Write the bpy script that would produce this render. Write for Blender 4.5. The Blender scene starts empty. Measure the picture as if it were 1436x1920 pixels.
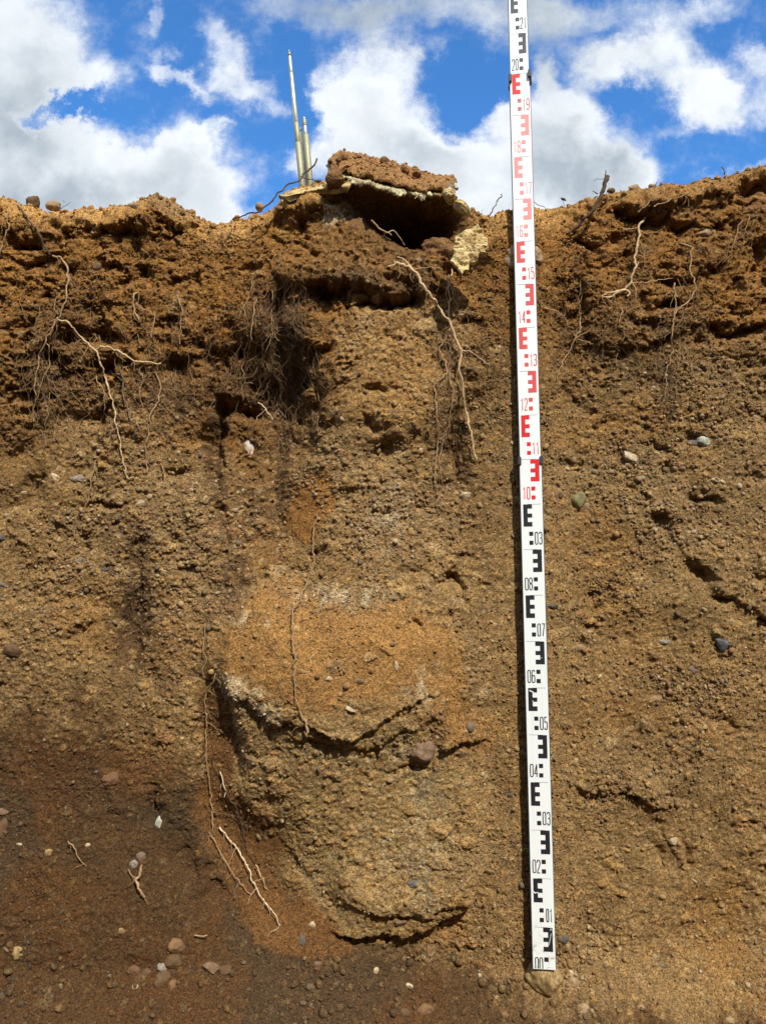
import bpy, bmesh, math
import numpy as np
from mathutils import Vector, Matrix
from mathutils.bvhtree import BVHTree

S = bpy.context.scene
COL = S.collection
R = math.radians

# ------------------------------------------------------------------ camera
F = 1450.0                       # focal length in photo pixels (photo is 1436 x 1920)
PITCH = R(4.31)
CAM = Vector((0.0, 0.0, 0.854))
cd = bpy.data.cameras.new('camera')
cam = bpy.data.objects.new('camera', cd)
COL.objects.link(cam)
cam.location = CAM
cam.rotation_euler = (R(90) + PITCH, 0, 0)
cd.sensor_fit = 'VERTICAL'
cd.sensor_height = 24.0
cd.lens = 24.0 * F / 1920.0
cd.clip_start = 0.02
cd.clip_end = 5000
S.camera = cam
FW = Vector((0, math.cos(PITCH), math.sin(PITCH)))
UP = Vector((0, -math.sin(PITCH), math.cos(PITCH)))
RT = Vector((1, 0, 0))

# ------------------------------------------------------------------ light
SUN_EL = R(46)
SUN_AZ = R(24)                   # sun behind the camera, to its right
sdir = Vector((math.sin(SUN_AZ) * math.cos(SUN_EL), -math.cos(SUN_AZ) * math.cos(SUN_EL), math.sin(SUN_EL)))
sl = bpy.data.lights.new('sun', 'SUN')
sl.energy = 4.3
sl.angle = R(0.6)
sl.color = (1.0, 0.93, 0.82)
sun = bpy.data.objects.new('sun', sl)
COL.objects.link(sun)
sun.rotation_euler = (-sdir).to_track_quat('-Z', 'Y').to_euler()
S.view_settings.view_transform = 'Standard'
S.view_settings.look = 'None'
S.view_settings.exposure = 0.33
S.view_settings.gamma = 1.0

# ------------------------------------------------------------------ node helpers
class NT:
    def __init__(self, nt):
        self.nt = nt
        for n in list(nt.nodes):
            nt.nodes.remove(n)
    def n(self, typ, inp=None, **kw):
        nd = self.nt.nodes.new(typ)
        for k, v in kw.items():
            setattr(nd, k, v)
        if inp:
            for k, v in inp.items():
                s = nd.inputs[k]
                if isinstance(v, bpy.types.NodeSocket):
                    self.nt.links.new(v, s)
                else:
                    s.default_value = v
        return nd
    def m(self, op, a, b=0.0, c=0.0, clamp=False):
        return self.n('ShaderNodeMath', {0: a, 1: b, 2: c}, operation=op, use_clamp=clamp).outputs[0]
    def mix(self, f, a, b, mode='MIX'):
        nd = self.n('ShaderNodeMix', data_type='RGBA', blend_type=mode)
        for i, v in ((0, f), (6, a), (7, b)):
            if isinstance(v, bpy.types.NodeSocket):
                self.nt.links.new(v, nd.inputs[i])
            else:
                nd.inputs[i].default_value = v if i == 0 or len(v) == 4 else (*v, 1)
        return nd.outputs[2]
    def ss(self, x, a, b, lo=0.0, hi=1.0):
        return self.n('ShaderNodeMapRange', {0: x, 1: a, 2: b, 3: lo, 4: hi}, interpolation_type='SMOOTHSTEP').outputs[0]

# ------------------------------------------------------------------ sky with broken cumulus
W = bpy.data.worlds.new('World')
S.world = W
W.use_nodes = True
t = NT(W.node_tree)
sky = t.n('ShaderNodeTexSky', sky_type='NISHITA', sun_disc=False)
sky.sun_elevation = SUN_EL
sky.sun_rotation = math.pi - SUN_AZ
sky.altitude = 300
sky.air_density = 1.0
sky.dust_density = 0.3
sky.ozone_density = 3.0
tc = t.n('ShaderNodeTexCoord')
d = tc.outputs['Generated']
def dot(v):
    return t.n('ShaderNodeVectorMath', {0: d, 1: tuple(v)}, operation='DOT_PRODUCT').outputs['Value']
df = dot(FW); dr = dot(RT); du = dot(UP)
front = t.ss(df, 0.15, 0.4)
dfc = t.m('MAXIMUM', df, 0.12)
X = t.m('DIVIDE', dr, dfc)
Z = t.m('DIVIDE', du, dfc)
q = t.n('ShaderNodeCombineXYZ', {0: X, 1: Z, 2: 0.0}).outputs[0]
# warp of the cloud outlines
w1 = t.n('ShaderNodeTexNoise', {'Vector': q, 'Scale': 9.0, 'Detail': 8.0, 'Roughness': 0.66}, noise_dimensions='3D')
wv = t.n('ShaderNodeVectorMath', {0: w1.outputs['Color'], 1: (0.5, 0.5, 0.5)}, operation='SUBTRACT').outputs[0]
wv = t.n('ShaderNodeVectorMath', {0: wv, 3: 0.13}, operation='SCALE').outputs[0]
qw = t.n('ShaderNodeVectorMath', {0: q, 1: wv}, operation='ADD').outputs[0]
# (px, py, rx, ry, turn, weight) -> directions on the sky
CL = [(-10, 60, 130, 120, 0, 1.3), (60, 170, 130, 80, 35, 1.3), (170, 185, 80, 40, 40, .8), (0, 300, 130, 110, 0, 1.4), (120, 330, 150, 80, 0, 1.4),
      (250, 330, 150, 80, 20, 1.4), (370, 365, 110, 70, 25, 1.3), (330, 300, 70, 40, 30, .8), (420, 400, 60, 40, 0, .9), (118, 215, 75, 18, 8, -1.6), (40, 212, 30, 14, 0, -.7),
      (415, 95, 36, 60, 20, .8), (340, 160, 66, 15, -18, .75), (310, 120, 16, 30, 0, .55), (470, 165, 22, 44, -60, .7), (420, 150, 50, 24, 0, .6), (505, 185, 30, 18, 0, .4),
      (300, 38, 16, 24, 0, .5), (395, 240, 36, 12, 20, .45), (265, 50, 16, 14, 0, .2), (300, 250, 16, 10, 0, .4),
      (580, 20, 110, 45, 0, .62), (700, 10, 90, 30, 0, .5), (880, 25, 180, 45, 0, .72), (1010, 60, 90, 50, 0, .5), (1120, 10, 160, 30, 0, .5), (820, 100, 60, 16, 0, .28),
      (680, 100, 44, 50, 0, 1.0), (750, 120, 36, 50, 0, .9), (650, 190, 66, 60, 0, 1.1), (720, 220, 90, 60, 0, 1.3), (600, 215, 30, 30, 0, .6), (560, 290, 40, 18, 0, .6),
      (680, 290, 110, 50, 0, 1.2), (800, 280, 80, 40, 0, 1.1), (860, 330, 130, 50, 0, 1.5), (760, 340, 100, 50, 0, 1.2), (900, 390, 100, 50, 0, 1.2),
      (1020, 130, 30, 36, 0, 1.0), (950, 215, 44, 30, 0, .9), (1050, 210, 80, 60, 0, 1.4), (990, 290, 120, 60, 0, 1.4), (1100, 300, 110, 70, 0, 1.4), (1180, 330, 70, 40, 0, 1.0), (1050, 380, 150, 40, 0, 1.2),
      (1120, 110, 44, 40, 0, .9), (1170, 130, 50, 36, 0, .8), (1200, 80, 60, 36, 0, .8), (1260, 60, 60, 44, 0, .8), (1270, 130, 70, 40, 0, .8), (1340, 195, 60, 40, 0, 1.3),
      (1330, 150, 60, 30, 0, .6), (1420, 115, 36, 40, 0, .8), (1425, 190, 20, 30, 0, .6), (1340, 20, 60, 24, 0, .5), (1390, 325, 70, 14, 12, .5), (1290, 245, 50, 10, 0, .25),
      (880, 175, 60, 50, 0, -.5), (1180, 185, 26, 16, 0, -.5), (1000, 90, 26, 16, 0, -.3), (560, 150, 30, 90, 0, -.5)]
dens = None
for (px, py, rx, ry, a, w) in CL:
    # mapping type TEXTURE would invert; build (q - c) rotated and divided by the radii
    mp = t.n('ShaderNodeMapping', {'Vector': qw, 'Location': ((px - 718) / F, (960 - py) / F, 0), 'Rotation': (0, 0, R(a)),
                                   'Scale': (rx * 1.25 / F, ry * 1.25 / F, 1)}, vector_type='TEXTURE').outputs[0]
    ln = t.n('ShaderNodeVectorMath', {0: mp}, operation='LENGTH').outputs['Value']
    v = t.ss(ln, 1.3, 0.15, 0.0, w)
    dens = v if dens is None else t.m('ADD', dens, v)
def blobs(lst):
    tot = None
    for (px, py, rx, ry, a, w) in lst:
        mp = t.n('ShaderNodeMapping', {'Vector': qw, 'Location': ((px - 718) / F, (960 - py) / F, 0), 'Rotation': (0, 0, R(a)), 'Scale': (rx * 1.25 / F, ry * 1.25 / F, 1)}, vector_type='TEXTURE').outputs[0]
        v = t.ss(t.n('ShaderNodeVectorMath', {0: mp}, operation='LENGTH').outputs['Value'], 1.3, 0.1, 0.0, w)
        tot = v if tot is None else t.m('ADD', tot, v)
    return tot
greys = blobs([(880, 20, 240, 75, 0, 1.1), (40, 190, 120, 150, 0, .6), (1100, 310, 100, 60, 0, .8), (570, 10, 130, 50, 0, .8), (1250, 130, 70, 60, 0, .7), (150, 370, 170, 50, 0, .7), (1030, 110, 110, 70, 0, .5), (700, 300, 90, 40, 0, .35)])
n2 = t.n('ShaderNodeTexNoise', {'Vector': q, 'Scale': 17.0, 'Detail': 10.0, 'Roughness': 0.70}).outputs[0]
n3 = t.n('ShaderNodeTexNoise', {'Vector': d, 'Scale': 3.2, 'Detail': 8.0, 'Roughness': 0.6}).outputs[0]
n4 = t.n('ShaderNodeTexNoise', {'Vector': q, 'Scale': 6.0, 'Detail': 5.0, 'Roughness': 0.55}).outputs[0]
densf = t.m('ADD', dens, t.m('MULTIPLY', t.m('SUBTRACT', n2, 0.5), 1.55))
back = t.m('MULTIPLY', t.m('SUBTRACT', n3, 0.30), 5.0)  # denser cloud behind the camera, added to neutralise the blue fill light
densm = t.n('ShaderNodeMix', {0: front, 2: back, 3: densf}, data_type='FLOAT').outputs[0]
cov = t.ss(densm, -0.06, 1.25)
# grey bellies deep inside the clouds, bright rims
belly = t.m('ADD', t.m('MULTIPLY', t.ss(densm, 0.9, 2.4), t.m('MULTIPLY', t.ss(n4, 0.32, 0.66), .6)), t.m('MULTIPLY', greys, t.m('MULTIPLY', t.ss(n4, 0.2, 0.6), front)), 0, True)
fine = t.m('MULTIPLY_ADD', n2, 0.42, 0.79)
cc = t.mix(belly, (0.76, 0.80, 0.84, 1), (0.37, 0.43, 0.49, 1))
cc = t.mix(1.0, cc, t.n('ShaderNodeCombineXYZ', {0: fine, 1: fine, 2: fine}).outputs[0], 'MULTIPLY')
blue = t.mix(1.0, sky.outputs[0], (0.50, 1.02, 1.45, 1), 'MULTIPLY')
SKY_STR = 0.13
ccs = t.n('ShaderNodeVectorMath', {0: cc, 3: 1.0 / SKY_STR}, operation='SCALE').outputs[0]
up = t.ss(t.n('ShaderNodeSeparateXYZ', {0: d}).outputs[2], -0.02, 0.03)
skc = t.mix(t.m('MULTIPLY', cov, up), blue, ccs)
bg = t.n('ShaderNodeBackground', {'Color': skc, 'Strength': SKY_STR})
t.n('ShaderNodeOutputWorld', {0: bg.outputs[0]})
W.cycles.sampling_method = 'MANUAL'
W.cycles.sample_map_resolution = 512

# ------------------------------------------------------------------ photo pixel <-> place
def ray(px, py):
    return (FW + RT * ((px - 718) / F) + UP * ((960 - py) / F)).normalized()
def at(px, py, Y):
    r_ = ray(px, py)
    return CAM + r_ * ((Y - CAM.y) / r_.y)
def z_at(py, Y):
    return at(718, py, Y).z
def pix(x, y, z):
    dx, dy, dz = x - CAM.x, y - CAM.y, z - CAM.z
    f = dy * FW.y + dz * FW.z
    return 718 + F * dx / f, 960 - F * (dy * UP.y + dz * UP.z) / f

# ------------------------------------------------------------------ numpy noise
rng = np.random.default_rng(11)
LAT = rng.random((64, 64, 64)).astype(np.float32) * 2 - 1
def vnoise(x, y, z, seed=0):
    x = x + seed * 7.31; y = y + seed * 3.17; z = z + seed * 5.73
    xi = np.floor(x).astype(np.int64); yi = np.floor(y).astype(np.int64); zi = np.floor(z).astype(np.int64)
    fx = x - xi; fy = y - yi; fz = z - zi
    fx = fx * fx * (3 - 2 * fx); fy = fy * fy * (3 - 2 * fy); fz = fz * fz * (3 - 2 * fz)
    x0 = xi & 63; x1 = (xi + 1) & 63; y0 = yi & 63; y1 = (yi + 1) & 63; z0 = zi & 63; z1 = (zi + 1) & 63
    a = LAT[x0, y0, z0] * (1 - fx) + LAT[x1, y0, z0] * fx
    b = LAT[x0, y1, z0] * (1 - fx) + LAT[x1, y1, z0] * fx
    c = LAT[x0, y0, z1] * (1 - fx) + LAT[x1, y0, z1] * fx
    e = LAT[x0, y1, z1] * (1 - fx) + LAT[x1, y1, z1] * fx
    return (a * (1 - fy) + b * fy) * (1 - fz) + (c * (1 - fy) + e * fy) * fz
def fbm(x, y, z, s, octv=4, seed=0, gain=0.5):
    v = 0; amp = 1; tot = 0
    for o in range(octv):
        v = v + amp * vnoise(x * s, y * s, z * s, seed + o * 1.7)
        tot += amp; amp *= gain; s *= 2.03
    return v / tot
def ridged(x, y, z, s, octv=4, seed=0, gain=0.5):
    v = 0; amp = 1; tot = 0
    for o in range(octv):
        v = v + amp * (1 - 2 * np.abs(vnoise(x * s, y * s, z * s, seed + o * 2.3)))
        tot += amp; amp *= gain; s *= 2.03
    return v / tot
H1 = rng.random((256, 256)); H2 = rng.random((256, 256)); H3 = rng.random((256, 256)); H4 = rng.random((256, 256))
def worley(x, z, c, off=0):
    """stones in a plane: (distance in stone radii, random value of the stone, second random value)"""
    gx = x / c + off * 17.3; gz = z / c + off * 9.1
    ix = np.floor(gx).astype(np.int64); iz = np.floor(gz).astype(np.int64)
    best = np.full(x.shape, 9.0); r1 = np.zeros(x.shape); r2 = np.zeros(x.shape)
    for a in (-1, 0, 1):
        for b in (-1, 0, 1):
            cx = (ix + a + off * 31) & 255; cz = (iz + b + off * 57) & 255
            px = ix + a + H1[cx, cz]; pz = iz + b + H2[cx, cz]
            rad = 0.30 + 0.42 * H3[cx, cz]
            th = H4[cx, cz] * 1.2 - 0.6
            ux = gx - px; uz = gz - pz
            co = np.cos(th); si = np.sin(th)
            dd = np.sqrt(((ux * co + uz * si) / 1.25) ** 2 + ((-ux * si + uz * co) / 0.85) ** 2) / rad
            k = dd < best
            best = np.where(k, dd, best); r1 = np.where(k, H4[cz, cx], r1); r2 = np.where(k, H3[cz, cx], r2)
    return best, r1, r2
def sstep(a, b, v):
    u = np.clip((v - a) / (b - a), 0, 1)
    return u * u * (3 - 2 * u)

# ------------------------------------------------------------------ object helpers
def tag(o, label=None, cat=None, group=None, kind=None):
    if label: o['label'] = label
    if cat: o['category'] = cat
    if group: o['group'] = group
    if kind: o['kind'] = kind
    return o
def link(name, me, mats=None, parent=None):
    o = bpy.data.objects.new(name, me)
    COL.objects.link(o)
    if mats is not None:
        for m_ in (mats if isinstance(mats, (list, tuple)) else [mats]):
            me.materials.append(m_)
    if parent is not None:
        o.parent = parent
    return o
def empty(name, loc=(0, 0, 0), rot=(0, 0, 0)):
    o = bpy.data.objects.new(name, None)
    o.empty_display_size = 0.05
    COL.objects.link(o)
    o.location = loc
    o.rotation_euler = rot
    return o
def np_mesh(name, V, Fc, smooth=True, col=None):
    """V (n,3), Fc (m,k) with k = 3 or 4"""
    me = bpy.data.meshes.new(name)
    V = np.asarray(V, dtype=np.float32); Fc = np.asarray(Fc, dtype=np.int32)
    k = Fc.shape[1]
    me.vertices.add(len(V)); me.vertices.foreach_set('co', V.ravel())
    me.loops.add(Fc.size); me.loops.foreach_set('vertex_index', Fc.ravel())
    me.polygons.add(len(Fc))
    me.polygons.foreach_set('loop_start', np.arange(0, Fc.size, k, dtype=np.int32))
    me.polygons.foreach_set('loop_total', np.full(len(Fc), k, dtype=np.int32))
    me.polygons.foreach_set('use_smooth', np.full(len(Fc), smooth, dtype=bool))
    me.update(calc_edges=True)
    if col is not None:
        add_col(me, col)
    return me
def add_col(me, col):
    a = me.color_attributes.new('soil', 'FLOAT_COLOR', 'POINT')
    c4 = np.ones((len(col), 4), dtype=np.float32); c4[:, :3] = col
    a.data.foreach_set('color', c4.ravel())
def ico(sub):
    bm = bmesh.new()
    bmesh.ops.create_icosphere(bm, subdivisions=sub, radius=1.0)
    V = np.array([v.co[:] for v in bm.verts]); Fc = np.array([[v.index for v in f.verts] for f in bm.faces])
    bm.free()
    return V, Fc

# ------------------------------------------------------------------ materials
def grain_material(name, grain=420.0, bump=0.0024, rough=0.95, speck=0.6, tint=None):
    """earth whose base colour comes from the mesh's own soil colours, broken into sand grains"""
    m_ = bpy.data.materials.new(name); m_.use_nodes = True
    g = NT(m_.node_tree)
    co = g.n('ShaderNodeTexCoord').outputs['Object']
    base = g.n('ShaderNodeVertexColor', layer_name='soil').outputs[0] if tint is None else None
    if base is None:
        base = g.n('ShaderNodeRGB').outputs[0]; base.default_value = (*tint, 1)
    vo = g.n('ShaderNodeTexVoronoi', {'Vector': co, 'Scale': grain}, feature='F1')
    vo2 = g.n('ShaderNodeTexVoronoi', {'Vector': co, 'Scale': grain * 0.42}, feature='F1')
    no = g.n('ShaderNodeTexNoise', {'Vector': co, 'Scale': grain * 0.55, 'Detail': 6.0, 'Roughness': 0.7}).outputs[0]
    sx = g.n('ShaderNodeSeparateXYZ', {0: vo.outputs['Color']})
    sx2 = g.n('ShaderNodeSeparateXYZ', {0: vo2.outputs['Color']})
    k1 = g.m('MULTIPLY_ADD', sx.outputs[0], 1.1, 0.5)
    k2 = g.m('MULTIPLY_ADD', no, 1.1, 0.45)
    k = g.m('MULTIPLY', k1, k2)
    c = g.mix(1.0, base, g.n('ShaderNodeCombineXYZ', {0: k, 1: k, 2: k}).outputs[0], 'MULTIPLY')
    # scattered pale and dark grit
    lite = g.m('MULTIPLY', g.m('GREATER_THAN', sx2.outputs[1], 0.90), g.m('LESS_THAN', vo2.outputs['Distance'], 0.32))
    lite = g.m('MULTIPLY', lite, speck)
    c = g.mix(lite, c, g.mix(1.0, g.mix(1.0, base, (2.1, 2.2, 2.4, 1), 'MULTIPLY'), (0.03, 0.022, 0.012, 1), 'ADD'))
    dk = g.m('MULTIPLY', g.m('GREATER_THAN', sx.outputs[1], 0.88), speck * 0.9)
    c = g.mix(dk, c, (0.055, 0.038, 0.024, 1))
    bmp = g.n('ShaderNodeBump', {'Strength': 0.9, 'Distance': bump, 'Height': g.m('SUBTRACT', no, g.m('MULTIPLY', vo.outputs['Distance'], 0.5))})
    bs = g.n('ShaderNodeBsdfPrincipled', {'Base Color': c, 'Roughness': rough, 'Normal': bmp.outputs[0]})
    bs.inputs['Specular IOR Level'].default_value = 0.15
    g.n('ShaderNodeOutputMaterial', {0: bs.outputs[0]})
    return m_
def stone_material(name, col, col2=None, scale=60.0, bump=0.002, rough=0.75, dust=0.45, attr=False, amount=(0.42, 0.62)):
    m_ = bpy.data.materials.new(name); m_.use_nodes = True
    g = NT(m_.node_tree)
    co = g.n('ShaderNodeTexCoord').outputs['Object']
    n1 = g.n('ShaderNodeTexNoise', {'Vector': co, 'Scale': scale, 'Detail': 8.0, 'Roughness': 0.65}).outputs[0]
    n2_ = g.n('ShaderNodeTexNoise', {'Vector': co, 'Scale': scale * 6, 'Detail': 4.0, 'Roughness': 0.7}).outputs[0]
    if attr:
        a = g.n('ShaderNodeVertexColor', layer_name='soil').outputs[0]
        c = g.mix(g.ss(n1, 0.35, 0.65), a, g.mix(1.0, a, (0.6, 0.57, 0.55, 1), 'MULTIPLY'))
    else:
        c = g.mix(g.ss(n1, amount[0], amount[1]), col, col2 or tuple(x * 0.55 for x in col))
    k = g.m('MULTIPLY_ADD', n2_, 0.9, 0.55)
    c = g.mix(1.0, c, g.n('ShaderNodeCombineXYZ', {0: k, 1: k, 2: k}).outputs[0], 'MULTIPLY')
    if dust:
        n5 = g.n('ShaderNodeTexNoise', {'Vector': co, 'Scale': scale * 1.7, 'Detail': 6.0, 'Roughness': 0.7}).outputs[0]
        c = g.mix(g.m('MULTIPLY', g.ss(n5, 0.45, 0.68), dust), c, (0.145, 0.084, 0.038, 1))
    bmp = g.n('ShaderNodeBump', {'Strength': 0.8, 'Distance': bump, 'Height': g.m('ADD', n1, g.m('MULTIPLY', n2_, 0.5))})
    bs = g.n('ShaderNodeBsdfPrincipled', {'Base Color': c, 'Roughness': rough, 'Normal': bmp.outputs[0]})
    bs.inputs['Specular IOR Level'].default_value = 0.25
    g.n('ShaderNodeOutputMaterial', {0: bs.outputs[0]})
    return m_
def plain(name, col, rough=0.5, metal=0.0, var=0.06, scale=40.0, spec=0.4, bump=0.0):
    m_ = bpy.data.materials.new(name); m_.use_nodes = True
    g = NT(m_.node_tree)
    co = g.n('ShaderNodeTexCoord').outputs['Object']
    n1 = g.n('ShaderNodeTexNoise', {'Vector': co, 'Scale': scale, 'Detail': 6.0, 'Roughness': 0.6}).outputs[0]
    k = g.m('MULTIPLY_ADD', n1, 2 * var, 1 - var)
    c = g.mix(1.0, col, g.n('ShaderNodeCombineXYZ', {0: k, 1: k, 2: k}).outputs[0], 'MULTIPLY')
    inp = {'Base Color': c, 'Roughness': rough, 'Metallic': metal}
    if bump:
        inp['Normal'] = g.n('ShaderNodeBump', {'Strength': 0.7, 'Distance': bump, 'Height': n1}).outputs[0]
    bs = g.n('ShaderNodeBsdfPrincipled', inp)
    bs.inputs['Specular IOR Level'].default_value = spec
    g.n('ShaderNodeOutputMaterial', {0: bs.outputs[0]})
    return m_

M_SOIL = grain_material('earth_grain')
M_CRUMB = grain_material('crumb_grain', grain=500.0, speck=0.3)
M_PEB = stone_material('pebble_stone', (0, 0, 0), scale=150, bump=0.0008, attr=True, dust=0.3)
M_DIRT = grain_material('loose_dirt', grain=120.0, bump=0.004, tint=(0.16, 0.095, 0.045))

# ------------------------------------------------------------------ THE CUT BANK
Y0 = 1.765
RIM = [(-1200, 330), (-300, 350), (-100, 352), (0, 366), (25, 373), (45, 380), (90, 392), (130, 392), (170, 390), (215, 387), (240, 388), (255, 382),
       (272, 372), (288, 363), (306, 365), (322, 374), (345, 388), (365, 399), (385, 412), (400, 417), (440, 412), (470, 406), (500, 394),
       (518, 382), (528, 366), (560, 360), (605, 352), (640, 312), (680, 306), (740, 318), (790, 336), (830, 352), (852, 368), (880, 398), (915, 420), (950, 413), (1000, 403),
       (1040, 397), (1090, 380), (1140, 364), (1200, 353), (1260, 343), (1330, 335), (1380, 320), (1436, 310), (1560, 290), (2200, 270), (3200, 300)]
rim_x = np.array([at(p[0], p[1], Y0).x for p in RIM]); rim_z = np.array([at(p[0], p[1], Y0).z for p in RIM])

def graded(lo, hi, step, far, grow=1.10):
    mid = np.arange(lo, hi, step)
    def tail(d_):
        out = []; s_ = step; p = 0.0
        while p < d_:
            s_ *= grow; p += s_; out.append(p)
        return np.array(out)
    return np.concatenate([lo - tail(far + lo if lo < 0 else far)[::-1], mid, hi + tail(far - hi)])
xs = graded(-0.98, 0.98, 0.0022, 6.0)
NZ = 800
RIMROWS = 26
back_y = np.concatenate([np.linspace(0.008, 0.25, 50), np.geomspace(0.26, 1.2, 22)])
nx = len(xs)
ztop = np.interp(xs, rim_x, rim_z)
ZB = -0.13
rows_y = []; rows_z = []; bl = []
tt = np.linspace(0, 1, NZ)
RR = 0.045                                   # radius of the worn rim
for k in range(NZ):
    rows_z.append(ZB + (ztop - RR - ZB) * tt[k]); rows_y.append(np.full(nx, Y0)); bl.append(0.0)
for k in range(1, RIMROWS + 1):
    a = k / RIMROWS * math.pi / 2
    rows_z.append(ztop - RR + RR * math.sin(a)); rows_y.append(np.full(nx, Y0 + RR * (1 - math.cos(a)))); bl.append(k / RIMROWS)
for b in back_y:
    rows_z.append(ztop + 0.0 * b - 0.10 * b); rows_y.append(np.full(nx, Y0 + RR + b)); bl.append(1.0)
BZ = np.array(rows_z); BY = np.array(rows_y); BX = np.tile(xs, (len(rows_z), 1)); BL = np.array(bl)[:, None] * np.ones((1, nx))
del rows_z, rows_y
PX, PY = pix(BX, np.full_like(BX, Y0), BZ)
# warped design coordinates keep every outline ragged
wa = fbm(BX, BY, BZ, 9.0, 5, 1); wb = fbm(BX, BY, BZ, 9.0, 5, 2)
U = PX + 26 * wa; V_ = PY + 26 * wb

def ell(cx, cy, rx, ry, rot=0, p=1.0, u=None, v=None):
    u = U if u is None else u; v = V_ if v is None else v
    c_, s_ = math.cos(R(rot)), math.sin(R(rot))
    a = ((u - cx) * c_ + (v - cy) * s_) / rx; b = (-(u - cx) * s_ + (v - cy) * c_) / ry
    return np.exp(-(a * a + b * b) ** p)
def curve(pts):
    return np.interp(U, [p[0] for p in pts], [p[1] for p in pts])
def ledge(pts, rise, amp, soft=5, ends=25):
    """soil that swells towards the viewer down to a broken lower edge along pts"""
    yc = curve(pts) + 5 * wa + RAG
    e = sstep(pts[0][0] - ends, pts[0][0] + ends * .4, U) * (1 - sstep(pts[-1][0] - ends * .4, pts[-1][0] + ends, U))
    up_ = sstep(yc - rise, yc - rise * 0.25, V_)
    return amp * e * up_ * (1 - sstep(yc - soft, yc + soft, V_))

RAG = 13 * fbm(BX, BX * 0, BZ * .3, 34, 4, 12) + 5 * fbm(BX, BX * 0, BZ, 120, 2, 13)
D = np.zeros_like(BX)                     # metres towards the camera
# --- the rounded grey bulge left standing below the crust
body = [(415, 1180), (440, 1120), (520, 1105), (560, 1080), (640, 1120), (760, 1130), (860, 1200), (920, 1330), (935, 1460)]
bulge = ell(680, 1390, 300, 370, -14, 1.15)
D += 0.050 * bulge
D += 0.026 * ell(705, 880, 130, 260, 0, 1.8)
D -= 0.030 * ell(490, 900, 84, 190, 0, 1.8)
D += 0.034 * ell(640, 1260, 260, 110, 4, 1.3)
D += ledge([(412, 1262), (440, 1285), (470, 1306), (520, 1338), (580, 1345), (650, 1352), (690, 1338), (740, 1318), (805, 1290)], 260, 0.017, 4, 50)
D += ledge([(560, 1372), (620, 1368), (680, 1378), (760, 1345), (800, 1330)], 60, 0.009, 4, 40)
D += ledge([(660, 1733), (700, 1740), (745, 1742), (800, 1716), (850, 1694), (872, 1664), (888, 1640), (900, 1625)], 300, 0.026, 4, 60)
D += ledge([(640, 1662), (700, 1680), (780, 1694), (830, 1676), (880, 1658)], 70, 0.010, 3, 50)
D += ledge([(820, 1395), (850, 1378), (885, 1372), (900, 1365)], 60, 0.02, 4, 12)
D -= 0.016 * ell(400, 1420, 30, 220, -4, 1.3)
# narrow crevice along the left flank of the bulge
xc_ = np.interp(V_, [1250, 1290, 1400, 1480, 1560, 1640, 1720], [418, 430, 436, 448, 500, 570, 650])
D -= 0.007 * np.exp(-((U - xc_ - 4) / 8.0) ** 2) * sstep(1240, 1290, V_) * (1 - sstep(1420, 1540, V_))
xl_ = np.interp(V_, [1060, 1120, 1180, 1260, 1330, 1480], [540, 470, 425, 415, 432, 450])
D += 0.026 * sstep(-6, 34, U - xl_) * (1 - sstep(120, 330, U - xl_)) * sstep(1060, 1190, V_) * (1 - sstep(1330, 1560, V_))
for (gx_, g0, g1, gw, gd) in [(250, 1000, 1240, 16, .016), (402, 750, 1040, 13, .016), (440, 1000, 1150, 13, .010), (525, 560, 1000, 15, .018), (583, 640, 860, 10, .018), (95, 690, 800, 20, .010), (150, 960, 1150, 10, .007), (330, 880, 1000, 12, .008), (1300, 880, 1010, 16, .010)]:
    D -= gd * np.exp(-((U - gx_ - 10 * np.sin(V_ * .02)) / gw) ** 2) * sstep(g0 - 30, g0 + 30, V_) * (1 - sstep(g1 - 30, g1 + 30, V_))
D += 0.006 * sstep(0, 22, U - xc_) * (1 - sstep(60, 200, U - xc_)) * sstep(1240, 1300, V_) * (1 - sstep(1640, 1740, V_))        # reddish strip at its left flank
D -= 0.025 * ell(470, 1640, 120, 100, 42, 1.2)
# the foot of the cut is hollowed out on the left

D -= 0.02 * ell(440, 1500, 60, 120, -20, 1.4)
# --- root-bound topsoil cap and the block below it
U0_, V0_ = U, V_
U = U + 16 * fbm(BX, BY, BZ, 38, 3, 7); V_ = V_ + 14 * fbm(BX, BY, BZ, 38, 3, 8)
D += 0.020 * (1 - sstep(560, 700, V_ + 0.12 * (U - 700)))
D += ledge([(540, 560), (600, 575), (680, 580), (760, 560), (800, 545)], 120, 0.034, 6, 70)
D += 0.036 * ell(745, 690, 170, 145, 0, 2.0)
D -= 0.056 * ell(505, 700, 88, 78, 0, 1.8)
D -= 0.045 * ell(490, 800, 95, 75, 0, 2.0)
D -= 0.05 * ell(400, 800, 16, 90, 0, 1.5)
D -= 0.045 * ell(690, 572, 95, 16, 0, 1.4)
D -= 0.05 * ell(600, 560, 60, 14, 8, 1.4)
D -= 0.035 * ell(905, 755, 34, 36, 30, 1.4)
D -= 0.035 * ell(855, 860, 22, 70, 8, 1.4)
# --- hollow under the crust slab and the vertical porous face to its left
D -= 0.19 * ell(775, 408, 84, 50, 8, 2.2, PX + 9 * wa, PY + 9 * wb)
D -= 0.05 * ell(690, 385, 80, 40, 0, 2.0)
D += 0.035 * ell(585, 385, 62, 30, 0, 2.4)
D -= 0.07 * ell(880, 500, 38, 40, 0, 1.6)
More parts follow.
